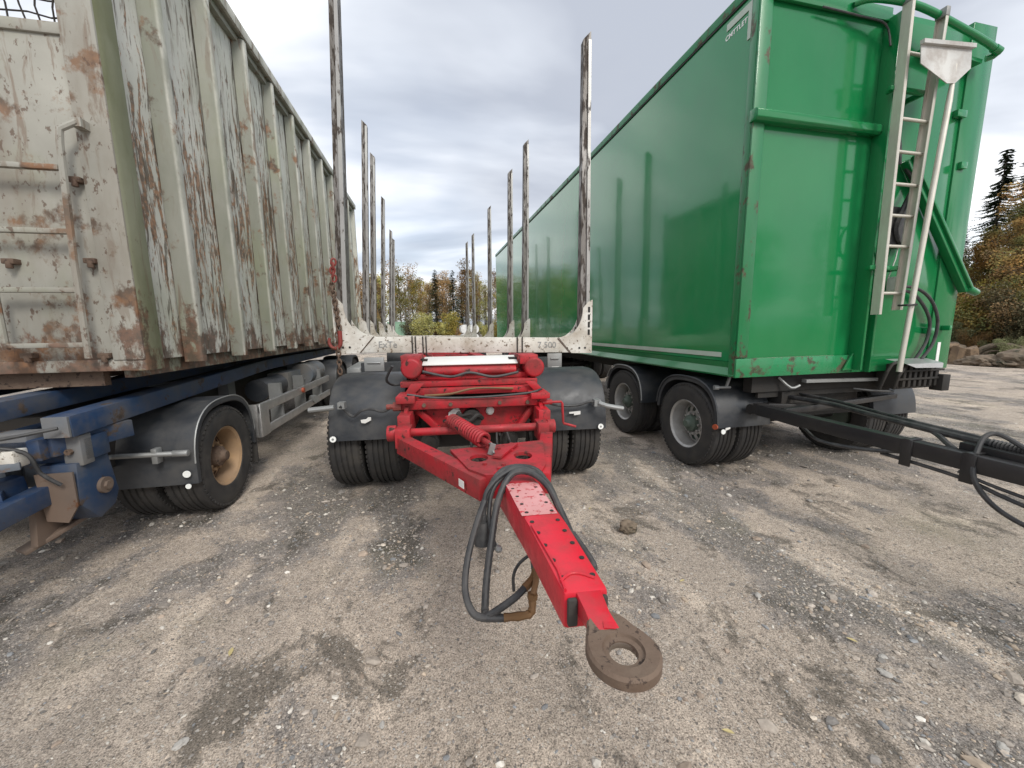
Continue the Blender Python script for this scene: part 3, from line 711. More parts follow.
b = MB(); b.tube([(-.55,3.1,1.22),(-.62,3.2,1.1),(-.58,3.3,1.04),(-.45,3.3,1.06)], .011, 6, smooth=5); b.build('air_line', M['hose'], T, B)
b = MB(); b.prism([(-.46,1.0),(-.38,1.0),(-.30,1.085),(-.40,1.085)], 'y', 3.0, 3.03); b.prism([(.66,.99),(.58,.99),(.50,1.075),(.58,1.075)], 'y', 3.0, 3.03); b.box(-.42,.56,3.04,3.12,.985,1.035); b.build('gusset_beam', M['red'], T, B, bevel=.003)
# front wheels
WR, WW = .48, .285
for x, s_ in ((cx-1.115,-1),(cx-.795,-1),(cx+1.115,1),(cx+.795,1)): wheel(T, B, x, 3.89, WR, WW, M['rubber'], M['silver'], M['under'], s_)
# wider mudguards over the dual wheels
gmL = guard_mesh(.545, .64, -80, 88, M['guard'], flat=.0, flat2=.05)
for sx, x, lab in ((-1,-.835,None),(1,1.005,None)):
    g = place(gmL if sx < 0 else gmL, 'mudguard', T, B, Matrix.Translation((x,3.89,.54)))
    rx = x+sx*(-.285 if sx < 0 else .255)
    rx = -1.115 if sx < 0 else 1.26
    MB().cyl((rx,3.326,.585),(rx,3.318,.585),.026,n=20).build('reflector', M['reflw'], g, B)
    MB().cyl((rx,3.319,.585),(rx,3.3165,.585),.010,n=12).build('reflector_screw', M['galv'], g, B)
    b = MB()
    if sx < 0: b.prism([(-.875,.745),(-.83,.75),(-.815,.765),(-.79,.765),(-.79,.74),(-.84,.715),(-.87,.72)], 'y', 3.312, 3.323)
    else: b.prism([(.955,.735),(1.06,.742),(1.06,.712),(1.0,.705),(1.0,.722),(.955,.722)], 'y', 3.312, 3.323)
    b.build('torn_sticker', M['white'], g, B)
    b = MB()
    if sx < 0:
        b.tube([(-1.26,3.25,.86),(-1.06,3.25,.875)], .022, 10)
        b.box(-1.04,-.985,3.265,3.33,.855,.91)
    else:
        b.tube([(1.42,3.2,.775),(1.28,3.22,.80),(1.22,3.26,.82)], .022, 10, smooth=2); b.box(1.175,1.235,3.262,3.33,.79,.85)
    b.build('guard_bracket', M['galv'], g, B)
cl = MB(); cl.tube([(-1.02,3.262,.88),(-.99,3.29,.845),(-.96,3.3,.80),(-.92,3.295,.785),(-.86,3.28,.83),(-.78,3.28,.845),(-.68,3.28,.82),(-.6,3.26,.86),(-.52,3.18,.91)], .012, 7, smooth=4)
cl.build('marker_cable', M['hose'], T, B)
cl = MB(); cl.tube([(.7,3.2,.87),(.8,3.27,.82),(.9,3.3,.80),(1.03,3.3,.80),(1.13,3.29,.83),(1.2,3.28,.83)], .011, 7, smooth=4)
cl.build('marker_cable', M['hose'], T, B)
# air hoses looped round the drawbar
def hose(pts, r, name='air_hose', mat='hose', ribs=1): return MB().tube(pts, r*1.14, 10, smooth=9, ribs=ribs, ribh=.07).build(name, M[mat], T, B)
hose([(.395,1.40,.70),(.392,1.5,.735),(.365,1.6,.80),(.32,1.66,.85),(.23,1.69,.86),(.15,1.68,.835),(.084,1.6,.76),(.03,1.5,.67),(-.005,1.42,.586),(-.018,1.36,.51),(-.001,1.3,.468),(.034,1.27,.451),(.124,1.25,.453)], .0125)
hose([(.40,1.30,.68),(.385,1.45,.74),(.35,1.55,.82),(.28,1.61,.862),(.2,1.62,.85),(.135,1.56,.76),(.099,1.48,.64),(.07,1.4,.52),(.055,1.32,.44),(.057,1.28,.452)], .0135)
hose([(.41,1.36,.69),(.37,1.54,.79),(.3,1.65,.845),(.2,1.66,.845),(.12,1.62,.79),(.095,1.57,.70),(.10,1.5,.64),(.11,1.48,.60)], .009)
hose([(.39,1.45,.71),(.36,1.58,.82),(.25,1.64,.872),(.16,1.63,.85),(.09,1.6,.79),(.075,1.58,.72),(.066,1.56,.67)], .010)
hose([(.055,1.27,.447),(.108,1.26,.485),(.165,1.27,.515),(.205,1.3,.526)], .0125)
hose([(.249,1.42,.585),(.205,1.42,.55),(.18,1.42,.50),(.18,1.42,.43)], .006)
hose([(.262,1.36,.55),(.262,1.42,.62),(.25,1.5,.69),(.24,1.62,.72)], .017)
hose([(.41,1.36,.695),(.44,1.2,.66),(.43,1.3,.60)], .012)
b = MB(); b.tube([(.120,1.25,.455),(.2,1.245,.459),(.224,1.25,.47),(.229,1.265,.505)], .016, 8, smooth=3, ribs=1, ribh=.18); b.cyl((.229,1.268,.505),(.232,1.27,.525),.02,n=6); b.tube([(.205,1.3,.526),(.245,1.33,.542),(.262,1.36,.56)], .016, 8, smooth=3)
b.tube([(.233,1.27,.52),(.25,1.3,.55),(.262,1.36,.58)], .012, 8)
b.build('hose_coupling', M['brass'], T, B)
b = MB(); b.tube([(.068,1.565,.70),(.066,1.56,.665)], [.016,.02], 10); b.tube([(.066,1.56,.668),(.07,1.55,.575)], [.026,.045], 12); b.sphere((.098,1.53,.56),.018,8); b.build('cable_plug', M['hose'], T, B)
b = MB(); b.sphere((.125,1.48,.585),.017,8); b.cyl((.112,1.48,.60),(.135,1.48,.575),.01,n=8); b.build('hose_tap', M['galv'], T, B)
# bolsters with horns and stakes
def bunk(frame, y, xl, xr, zl, zr, tl, tr, front=False):
    bk = MB(); d = .13; hgt = .15
    def zz_(x): return zl+(zr-zl)*(x-xl)/(xr-xl)
    bk.prism([(xl,zz_(xl)),(xr,zz_(xr)),(xr,zz_(xr)+hgt),(xl,zz_(xl)+hgt)], 'y', y, y+d)
    bo = bk.build('bolster', M['cream'], T, frame, bevel=.006)
    for sx, x, z, tx, tz in ((-1,xl,zl,tl[0],tl[1]),(1,xr,zr,tr[0],tr[1])):
        k = -sx; pl = [(x-k*.012,z-.004),(x+k*.20,zz_(x+k*.20)-.004),(x+k*.335,zz_(x+k*.335)+hgt+.004)]
        for i in range(9):
            a = math.radians(90*i/8); R_ = .235
            pl.append((x+k*(.085+R_*(1-math.sin(a))*.95), z+hgt+.004+R_*1.25*(1-math.cos(a))))
        pl += [(x+k*.03, z+hgt+.36), (x-k*.012, z+hgt+.38)]
        h_ = MB().prism(pl, 'y', y-.012, y+.002).prism(pl, 'y', y+d-.002, y+d+.012)
        horn = h_.build('stake_horn', M['cream'], bo, frame)
        if front:
            s_ = MB()
            for q in range(4): zq = z+.18+q*.075; s_.box(min(x+k*.012,x+k*.034), max(x+k*.012,x+k*.034), y-.0145, y-.0125, zq, zq+.055)
            for q, (ax, az) in enumerate(((.12,.05),(.06,.05))): s_.cyl((x+k*ax,y-.0145,z+az),(x+k*ax,y-.0125,z+az),.011,n=10)
            s_.build('horn_slot', M['under'], horn, frame)
            MB().bar((x+k*.212,y-.0025,z+.0),(x+k*.345,y-.0025,z+hgt),.008,.004,up=(0,1,0)).build('weld_seam', M['rust'], bo, frame)
        # stake: tapering channel with a bright front edge and a slanted tip
        xb = x+k*.058; zb = z+.06; w0, w1 = .098, .072
        def sec(t, q0, q1):
            c_ = xb+(tx-xb)*t; ww = (w0+(w1-w0)*t); return c_+ww*(q0-.5), c_+ww*(q1-.5)
        stk = MB()
        H = tz-zb
        v = []
        for t, dz in ((0,0),(.5,0),(1,0)):
            a0, a1 = sec(t,0,1); dd = .11-.03*t
            zt_ = zb+H*t
            v += [(a0,y+.01,zt_-(.07 if (t==1 and sx>0) else 0)),(a1,y+.01,zt_-(.07 if (t==1 and sx<0) else 0)),(a1,y+.01+dd,zt_-(.07 if (t==1 and sx<0) else 0)),(a0,y+.01+dd,zt_-(.07 if (t==1 and sx>0) else 0))]
        f = []
        for i in range(2):
            for q in range(4): f.append((i*4+q,i*4+(q+1)%4,i*4+4+(q+1)%4,i*4+4+q))
        f += [(3,2,1,0),(8,9,10,11)]
        stk.add(v, f)
        so = stk.build('stake', M['stake'], bo, frame)
        ed = MB()
        q0, q1 = ((.62,.98) if sx > 0 else (.58,.98))
        v = []
        for t in (0,.42,1):
            a0, a1 = sec(t, q0, q1); v += [(a0,y-.006,zb+(H-.08)*t),(a1,y-.006,zb+(H-.08)*t),(a1,y+.012,zb+(H-.08)*t),(a0,y+.012,zb+(H-.08)*t)]
        f = []
        for i in range(2):
            for q in range(4): f.append((i*4+q,i*4+(q+1)%4,i*4+4+(q+1)%4,i*4+4+q))
        f += [(3,2,1,0),(8,9,10,11)]
        ed.add(v, f); ed.build('stake_rail', M['stakel'], bo, frame)
    return bo
bo = bunk(B, 3.78, -1.165, 1.305, 1.295, 1.245, (-.965,4.55), (1.235,4.19), True)
text_mesh('ExTe', .085, M['galv'], bo, B, Matrix.Translation((-.70,3.7775,1.362)) @ Matrix.Rotation(math.radians(90),4,'X') @ Matrix.Rotation(-.02,4,'Z'))
text_mesh('7 500', .085, M['galv'], bo, B, Matrix.Translation((.85,3.7775,1.33)) @ Matrix.Rotation(math.radians(90),4,'X') @ Matrix.Rotation(-.02,4,'Z'))
for x in (-.47,-.44,-.37,-.34,.55,.60):
    zc = 1.295+(1.245-1.295)*(x+1.165)/2.47; b = MB(); b.cyl((x,3.772,zc-.03),(x,3.772,zc+.16),.006,n=6); b.build('clamp_bolt', M['under'], bo, B)
for y, tzl, tzr in ((6.12,4.42,4.40),(7.16,4.43,4.37),(9.22,4.40,4.35),(11.9,4.36,4.36),(13.33,4.43,4.43)):
    bunk(CF, y, -.80, 1.82, 1.17, 1.13, (-.565,tzl), (1.80,tzr))
# hanging plates under the front bolster
for x0, x1 in ((-.91,-.73),(.84,.985)):
    b = MB(); b.box(x0,x1,3.7,3.72,1.12,1.25); b.cyl((x0+.03,3.69,1.2),(x1-.03,3.69,1.2),.008,n=6); b.build('mounting_plate', M['galv'], T, B, bevel=.003)
# rear chassis in trailer heading
b = MB(); b.box(.08,.22,4.5,14.2,.85,1.13); b.box(.80,.94,4.5,14.2,.85,1.13)
for y in (5.2,6.12,7.16,9.22,10.4,11.9,13.33): b.box(.2,.82,y,y+.12,.9,1.1)
b.build('chassis_frame', M['red'], T, CF, bevel=.005)
for y in (10.3,11.65):
    for x, s_ in ((-.58,-1),(-.26,-1),(1.6,1),(1.28,1)): wheel(T, CF, x, y, WR, WW, M['rubber'], M['silver'], M['under'], s_)
    b = MB(); b.cyl((-.6,y,.47),(1.6,y,.47),.06,n=14); b.build('axle', M['under'], T, CF)
gmR = guard_mesh(.56, .62, -75, 75, M['guard'])
for y in (10.3,11.65):
    for x in (-.42,1.44): place(gmR, 'mudguard', T, CF, Matrix.Translation((x,y,.50)))
# side tool boxes behind the front bolster
b = MB(); b.box(1.62,2.03-.25,4.6,5.6,.72,1.06); b.box(1.6,1.80,4.595,4.6,.70,1.08); b.build('tool_box', M['galv'], T, CF, bevel=.004)
b = MB(); b.box(1.66,1.76,4.588,4.592,1.0,1.03); b.build('label_plate', M['white'], T, CF)
b = MB(); b.box(-.78,-.62,4.6,5.6,.74,1.08); b.build('tool_box', M['galv'], T, CF, bevel=.004)
b = MB(); b.box(-.62,1.6,4.55,4.59,.72,1.14); b.build('shade_panel', M['guard'], T, CF, bevel=.004)  # dark sheet added as shade, fills the bright gap below the bolster

# ------------------------------------------------------------------ chain and hook on the front left stake
H = empty('lifting_chain', B, -1.16, 3.74, 1.2)
tag(H, 'rusty red chain and hook hanging on the front left timber stake', 'chain')
hk = MB(); hp = []
for i in range(15):
    a = math.radians(-15+230*i/14); hp.append((-1.165-.05*math.cos(a)*1.0, 3.735, 1.375-.055*math.sin(a)))
hk.tube([(-1.115,3.735,1.50)]+[(-1.165+.05*math.cos(math.radians(-10-205*i/14)),3.735,1.40+.06*math.sin(math.radians(-10-205*i/14))) for i in range(15)], [.02,.013], 10)
hk.build('hook', M['redrust'], H, B)
ch = MB()
def link(b, c, R_, r_, rot, tilt=0):
    pts = []
    for i in range(17):
        t = 2*math.pi*i/16; u = R_*math.cos(t); v_ = R_*1.6*math.sin(t)
        pts.append((c[0]+u*math.cos(rot)+tilt*v_, c[1]+u*math.sin(rot), c[2]+v_))
    b.tube(pts, r_, 6, cap=False)
for i in range(12): link(ch, (-1.118-.003*i, 3.735, 1.53+i*.038), .019, .009, (i%2)*1.57)
ch.build('chain_links', M['rust'], H, B)
b = MB()
for i in range(5): link(b, (-1.13-.008*math.sin(i), 3.738, 1.97+.036*i), .02, .009, (i%2)*1.57+.4, .1)
b.build('tensioner', M['redrust'], H, B)
b = MB()
for i in range(9): link(b, (-1.14, 3.737, 1.46-i*.042), .018, .008, (i%2)*1.57)
b.build('chain_tail', M['rust'], H, B)

# ------------------------------------------------------------------ blue hook-lift trailer
L = LF
K = empty('container_trailer', L, -3.0, 6.0)
tag(K, 'blue container trailer under the rusty pale container, on the left', 'trailer')
xo = -1.80
for y in (3.66, 7.95, 9.3):
    for x, s_ in ((xo-.14,1),(xo-.46,1),(xo-2.41,-1),(xo-2.09,-1)): wheel(K, L, x, y, .445, .27, M['rubber'], M['tanrim'], M['rust'], s_, inset=.03)
    b = MB(); b.cyl((xo-.2,y,.44),(xo-2.35,y,.44),.06,n=14); b.build('axle', M['under'], K, L)
gk = guard_mesh(.49, .62, -84, 84, M['guard'], flat=.14, flat2=.10)
for y in (3.66, 7.95, 9.3):
    for x in (-2.10, -3.92):
        g = place(gk, 'mudguard', K, L, Matrix.Translation((x,y,.46)))
        if y < 4 and x > -3:
            trim_arc(.49, 0, -80, 82, .006, 'guard_trim', M['galv'], g, L, -1.795, y, .46)
            for z in (.46,.365): MB().cyl((-1.845,3.145,z),(-1.845,3.138,z),.026 if z>.4 else .019,n=18).build('reflector', M['reflw'], g, L)
            b = MB(); b.tube([(-2.32,3.0,.66),(-2.25,3.09,.645),(-1.80,3.115,.63)], .019, 10); b.cyl((-1.90,3.115,.632),(-1.80,3.115,.63),.024,n=12); b.box(-2.02,-1.985,3.09,3.15,.57,.68)
            b.box(-2.30,-2.235,2.94,3.02,.62,.72); b.build('guard_bracket', M['galv'], g, L, bevel=.003)
# rubber flap behind the wheel
b = MB(); b.box(-2.40,-1.80,4.16,4.18,.20,.50); b.build('mud_flap', M['rubber'], K, L)
# main rails
for x in (-2.09,-3.75):
    r_ = MB(); r_.bar((x,2.55,.985),(x,5.2,1.10),.13,.125); r_.bar((x,5.15,1.10),(x,10.3,1.10),.13,.125)
    ro = r_.build('main_rail', M['blue'], K, L, bevel=.006)
    MB().box(x-.06,x+.06,2.535,2.548,.928,1.045).build('rail_end', M['bluegrey'], ro, L)
for x in (-2.42,-3.4):
    r_ = MB(); r_.bar((x,2.3,1.075),(x,5.2,1.17),.14,.11); r_.bar((x,5.15,1.17),(x,10.3,1.17),.14,.11); r_.build('upper_rail', M['blue'], K, L, bevel=.006)
for bb_ in ((-3.6,-2.2,2.5,2.62,.86,.97),(-3.6,-2.16,2.75,2.95,.74,.88),(-3.75,-2.2,4.6,4.75,.8,1.0),(-3.75,-2.0,6.6,6.75,.8,1.0)): MB().box(*bb_).build('cross_member', M['bluegrey'], K, L, bevel=.006)
MB().prism([(-2.24,.72),(-2.06,.72),(-2.06,.52),(-2.12,.42),(-2.22,.44)], 'y', 2.545, 2.556).build('front_plate', M['brown'], K, L)
b = MB(); b.box(-2.36,-2.04,2.62,2.80,.76,.90); b.bar((-2.5,2.8,.86),(-2.5,5.5,.93),.10,.14)
b.build('side_frame', M['blue'], K, L, bevel=.008)
b = MB(); b.prism([(2.58,.76),(2.80,.76),(2.84,.5),(2.80,.42),(2.68,.38),(2.56,.52)], 'x', -2.24, -2.06); b.build('gusset', M['blue'], K, L, bevel=.006)
b = MB(); b.cyl((-2.06,2.73,.57),(-2.04,2.73,.57),.05,n=16); b.cyl((-2.04,2.73,.57),(-2.025,2.73,.57),.028,n=6); b.build('pivot_boss', M['brown'], K, L)
b = MB(); b.prism([(2.56,.62),(2.66,.58),(2.70,.42),(2.84,.40),(2.62,.30),(2.50,.31),(2.52,.48)], 'x', -2.28, -2.245); b.bar((-2.14,2.82,.42),(-2.33,2.50,.29),.10,.025)
b.build('skid_plate', M['brown'], K, L, bevel=.004)
b = MB(); b.bar((-2.35,1.6,.47),(-2.22,2.6,.60),.09,.11); b.bar((-2.9,1.4,.50),(-2.35,2.6,.66),.10,.11); b.bar((-3.6,1.5,.5),(-2.3,2.45,.62),.10,.10)
b.build('drawbar', M['blue'], K, L, bevel=.006)
b = MB(); b.box(-2.34,-2.2,2.42,2.5,.80,.895); b.build('marker_block', M['cream'], K, L, bevel=.006)
b = MB(); b.box(-2.42,-2.15,2.50,2.60,.81,.93); b.bar((-2.15,2.55,.87),(-2.02,2.95,.88),.05,.11); b.build('coupler_arm', M['blue'], K, L, bevel=.006)
b = MB(); b.box(-3.6,-2.32,2.7,2.8,.60,.80); b.box(-2.38,-2.2,2.66,2.78,.62,.76); b.build('cross_beam', M['bluegrey'], K, L, bevel=.006)
b = MB(); b.tube([(-2.6,2.4,.90),(-2.35,2.4,.93),(-2.18,2.45,.88),(-2.15,2.48,.75),(-2.10,2.52,.66)], .010, 7, smooth=5); b.tube([(-2.6,2.45,.98),(-2.3,2.4,.96),(-2.05,2.5,.99)], .010, 7, smooth=4)
b.build('brake_hose', M['hose'], K, L)
MB().box(-2.13,-2.04,2.60,2.68,.74,.92).build('frame_upright', M['bluegrey'], K, L, bevel=.005); MB().box(-2.5,-2.42,2.6,2.7,.55,.95).build('frame_upright', M['bluegrey'], K, L, bevel=.005)
for x, z in ((-2.09,.83),(-2.3,.92),(-2.46,.70)): MB().cyl((x,2.595,z),(x,2.575,z),.018,n=6).build('bolt', M['rust'], K, L)
b = MB(); b.bar((-3.2,1.6,.72),(-2.42,2.6,.74),.06,.06); b.bar((-2.9,2.0,.80),(-2.2,2.45,.81),.05,.04); b.build('drawbar_stay', M['bluegrey'], K, L, bevel=.004)
# dark belly tanks
b = MB(); b.box(-3.6,-2.3,3.1,7.6,.55,.95); b.build('belly_frame', M['under'], K, L)
b = MB(); b.cyl((-2.05,4.9,.82),(-2.05,5.5,.82),.13,n=20); b.build('air_tank', M['guard'], K, L)
b = MB(); b.cyl((-2.0,6.3,.85),(-2.0,7.0,.85),.16,n=20); b.box(-2.2,-1.95,5.6,6.1,.7,.95); b.build('air_tank', M['bluegrey'], K, L)
b = MB(); b.tube([(-2.0,5.3,.80),(-1.95,5.9,.76),(-1.98,6.5,.80)], .012, 6, smooth=4); b.tube([(-1.95,5.5,.62),(-1.95,6.9,.66)], .015, 6); b.build('air_line', M['galv'], K, L)
# side guard: two aluminium bars joined at the front end
b = MB(); b.box(-1.80,-1.77,4.25,6.9,.67,.765); b.box(-1.80,-1.77,4.25,6.9,.43,.52); b.box(-1.803,-1.767,4.25,4.45,.425,.77); b.box(-1.98,-1.80,4.25,4.29,.43,.765)
sg = b.build('side_guard', M['alu'], K, L, bevel=.006)
MB().cyl((-1.77,5.55,.715),(-1.745,5.55,.715),.035,n=16).build('side_reflector', M['orange'], sg, L)
MB().cyl((-1.80,6.0,.52),(-1.72,5.95,.52),.055,n=16).build('side_lamp', M['galv'], sg, L)
for y in (4.9,5.7,6.5): MB().box(-1.93,-1.80,y,y+.05,.43,.9).build('guard_post', M['galv'], K, L)

# ------------------------------------------------------------------ rusty container
C = empty('steel_container', L, -3.0, 6.6, 1.27)
tag(C, 'tall rusty pale green ribbed steel container with open mesh at its top', 'container')
X0, X1, Y0, Y1, Z0, Z1 = -1.77, -4.2, 2.80, 10.50, 1.27, 4.56
RD = .10
b = MB(); n_ = 90                                                     # dented sheet
v = []; f = []
for i in range(n_+1):
    for j in range(31):
        y = 2.9+7.55*i/n_; z = 1.325+3.175*j/30; d_ = .018*noise.noise(Vector((y*1.6, z*1.1, 3)))+.007*noise.noise(Vector((y*5, z*3, 9)))
        v.append((X0-RD+d_-.008, y, z))
for i in range(n_):
    for j in range(30): f.append((i*31+j, i*31+j+1, (i+1)*31+j+1, (i+1)*31+j))
b.add(v, f); b.box(X0-RD-.05, X0-RD-.04, 2.9, 10.45, 1.325, 4.5); b.build('side_panel', M['cpanel'], C, L, smooth=60)
b = MB(); b.box(X1, X1+.02, 2.9, 10.45, 1.31, 4.5); b.build('side_panel', M['cpanel'], C, L)
for k in range(11):
    y = 3.355+.697*k
    b = MB()
    if y < 10.3:
        b.prism([(X0-RD+.002,y-.015),(X0-.004,y+.034),(X0,y+.042),(X0,y+.09),(X0-RD+.002,y+.14)], 'z', 1.282, 4.44)
        b.build('side_rib', M['crib'], C, L, bevel=.004)
b = MB(); b.box(X0-.07,X0+.012,2.86,10.5,4.46,4.56); b.box(X0-.14,X0-.05,2.86,10.5,4.40,4.47); b.build('top_rail', M['crib'], C, L, bevel=.006)
b = MB(); b.box(X0-.2,X0-.14,2.9,10.5,1.22,1.33); b.build('bottom_rail', M['crib'], C, L)
b = MB(); b.box(X1,X1+.1,2.86,10.5,4.46,4.56); b.box(X1+.02,X0-.02,10.42,10.5,1.31,4.5); b.build('rear_wall', M['cpanel'], C, L)
b = MB(); b.prism([(X0-.005,2.80),(X0,2.83),(X0,2.955),(X0-.11,2.955),(X0-.11,2.80)], 'z', 1.27, 4.50); b.build('corner_post', M['cpost'], C, L, bevel=.006)
# end wall with mesh above
b = MB(); b.box(X1,X0-.085,2.815,2.85,1.30,3.19); b.box(X1,X0-.006,2.80,2.83,1.272,1.345); b.box(X1,X0-.1,2.80,2.86,3.14,3.20); b.box(X0-.175,X0-.006,2.79,2.813,1.34,4.50)
en = b.build('end_wall', M['cend'], C, L, bevel=.006)
b = MB(); b.box(X1,X0-.17,2.8,2.86,4.4,4.5); b.build('end_top_rail', M['crib'], C, L)
b = MB()
z = 3.2
rr = random.Random(2)
for i in range(16):
    z = 3.24+i*.078; pts = [(X1+.1*j*1.0, 2.83+rr.uniform(-.004,.004), z+rr.uniform(-.006,.006)+.006*math.sin(j*1.3+i)) for j in range(24)]
    pts = [p for p in pts if p[0] < X0-.16]; pts.append((X0-.16,2.83,z)); b.tube(pts, .0045, 5)
for j in range(31):
    x = X1+.05+j*.075
    if x > X0-.17: break
    pts = [(x+.012*math.sin(i*1.7+j)+rr.uniform(-.004,.004), 2.825, 3.2+i*.08) for i in range(16)]; b.tube(pts, .0045, 5)
b.build('wire_mesh', M['under'], C, L)
# climbing ladder on the end wall
b = MB(); b.tube([(-1.90,2.80,2.66),(-1.90,2.735,2.665),(-1.965,2.72,2.62),(-1.975,2.72,2.55),(-2.005,2.72,1.9),(-2.015,2.72,1.36)], .017, 8)
b.tube([(-2.40,2.72,1.75),(-2.40,2.72,1.42)], .016, 8); b.box(-1.92,-1.87,2.73,2.80,2.645,2.69)
la = b.build('climbing_rail', M['cend'], C, L)
for z in (2.42,2.08,1.755,1.44):
    b = MB(); b.box(-2.42,-2.0,2.71,2.745,z-.014,z+.014); b.build('rung', M['cend'], C, L, bevel=.004)
for x, z in ((-2.36,1.38),(-1.98,1.37),(-1.97,1.93),(-2.36,1.92),(-1.98,2.38)): b = MB(); b.box(x-.03,x+.03,2.77,2.83,z-.015,z+.015); b.cyl((x,2.78,z-.04),(x,2.78,z+.0),.016,n=10); b.build('lug', M['rust'], C, L, bevel=.004)
# under-runners
b = MB(); b.box(-2.62,-2.5,2.9,10.3,1.17,1.31); b.box(-3.46,-3.34,2.9,10.3,1.17,1.31); b.box(X1+.05,X0-.16,2.86,10.4,1.285,1.305); b.box(X1+.1,X0-.3,2.88,2.93,1.175,1.285)
b.build('floor_runner', M['rust'], C, L)
b = MB(); b.box(X1+.02,X0-.15,2.9,10.4,1.31,1.33); b.build('floor_plate', M['rust'], C, L)

# ------------------------------------------------------------------ green chip trailer
G = GF
R = empty('chip_trailer', G, 4.0, 8.0)
tag(R, 'tall glossy green box trailer for wood chips with black drawbar, on the right', 'trailer')
gx0, gx1, gy0, gy1, gz0, gz1 = 2.72, 5.30, 2.89, 14.7, 1.03, 4.27
b = MB(); b.box(gx0+.02,gx0+.06,gy0+.10,gy1-.1,1.17,4.20); b.build('side_panel', M['greenside'], R, G)
b = MB(); b.box(gx1-.06,gx1-.02,gy0+.3,gy1-.1,1.17,4.20); b.build('side_panel', M['greenside'], R, G)
b = MB(); b.prism([(gx0+.004,4.19),(gx0+.004,4.265),(gx0+.03,4.285),(gx0+.12,4.285),(gx0+.12,4.19)], 'y', gy0+.01, gy1); b.build('top_rail', M['greenedge'], R, G, bevel=.004)
b = MB(); b.prism([(gx1-.004,4.19),(gx1-.004,4.265),(gx1-.12,4.265),(gx1-.12,4.19)], 'y', gy0+.3, gy1); b.build('top_rail', M['greenedge'], R, G)
b = MB(); b.box(gx0+.1,gx1-.1,gy0+.1,gy1-.02,4.20,4.23); b.build('roof', M['under'], R, G)
b = MB(); b.box(gx0+.02,gx1-.02,gy1-.1,gy1-.02,1.1,4.2); b.build('rear_wall', M['greenside'], R, G)
b = MB(); b.prism([(gx0+.075,1.18),(gx0+.02,1.165),(gx0+.035,1.11),(gx0-.002,1.045),(gx0+.01,1.028),(gx0+.09,1.028)], 'y', gy0+.02, gy1); b.build('side_skirt', M['green'], R, G)
b = MB(); b.box(gx0+.012,gx0+.019,3.09,11,1.205,1.25); b.build('reflective_strip', M['stripe'], R, G)
b = MB(); b.box(gx0+.0,gx0+.14,gy0+.023,gy0+.09,1.03,4.19); b.build('corner_post', M['greenedge'], R, G, bevel=.003)
# front wall: panel, edge strip, bar
b = MB(); b.box(gx0+.10,4.20,gy0+.03,gy0+.06,1.20,4.17); b.build('front_panel', M['green'], R, G)
b = MB(); b.box(gx0+.002,4.10,gy0,gy0+.022,1.028,1.20); b.build('lower_sill', M['greenbase'], R, G, bevel=.003)
b = MB(); b.box(gx0+.003,gx0+.115,gy0+.004,gy0+.021,1.21,4.19); b.build('edge_strip', M['greenedge'], R, G, bevel=.003)
b = MB(); b.prism([(gy0-.055,3.235),(gy0-.055,3.18),(gy0-.035,3.16),(gy0+.03,3.16),(gy0+.03,3.255),(gy0-.03,3.255)], 'x', gx0-.012, 4.06); b.build('push_bar', M['green'], R, G, bevel=.004)
b = MB(); b.box(gx0+.1,4.06,gy0-.01,gy0+.02,4.08,4.185); b.build('front_top_rail', M['green'], R, G, bevel=.003)
# upright channel
b = MB(); b.box(4.03,4.055,gy0-.10,gy0+.03,1.06,4.10); b.box(4.055,4.20,gy0-.01,gy0+.02,1.03,4.10); b.box(4.20,4.225,gy0-.06,gy0+.03,1.03,4.10)
b.prism([(3.92,1.055),(4.03,1.055),(4.03,1.22)], 'y', gy0-.03, gy0-.01)
b.build('upright_channel', M['green'], R, G, bevel=.004)
# right-hand door with seam
b = MB(); b.box(4.225,4.99,gy0-.02,gy0+.03,1.03,4.10); b.build('door_panel', M['green'], R, G, bevel=.003)
b = MB(); b.box(5.0,gx1,gy0-.03,gy0+.33,1.03,4.20); b.build('door_post', M['green'], R, G, bevel=.006)
b = MB(); b.box(4.225,5.3,gy0+.03,gy0+.30,1.04,4.19); b.build('door_backing', M['greenside'], R, G)
b = MB()
for z in (3.42,1.42): b.box(4.90,5.02,gy0-.06,gy0-.02,z-.03,z+.03)
b.box(5.13,5.16,gy0-.10,gy0-.03,1.42,1.47); b.box(5.04,5.12,gy0-.06,gy0-.03,2.95,3.01)
b.build('door_hinge', M['greenside'], R, G, bevel=.004)
b = MB(); b.box(5.115,5.155,gy0-.036,gy0-.031,1.09,1.30); b.build('white_sticker', M['reflw'], R, G)
# diagonal strut
b = MB(); b.bar((4.32,gy0-.07,2.95),(5.30,gy0-.07,1.81),.05,.065,up=(0,1,0)); b.bar((4.34,gy0-.11,2.98),(5.32,gy0-.11,1.84),.03,.03,up=(0,1,0)); b.cyl((5.30,gy0-.10,1.83),(5.42,gy0-.10,1.79),.034,n=14); b.build('diagonal_strut', M['green'], R, G, bevel=.005)
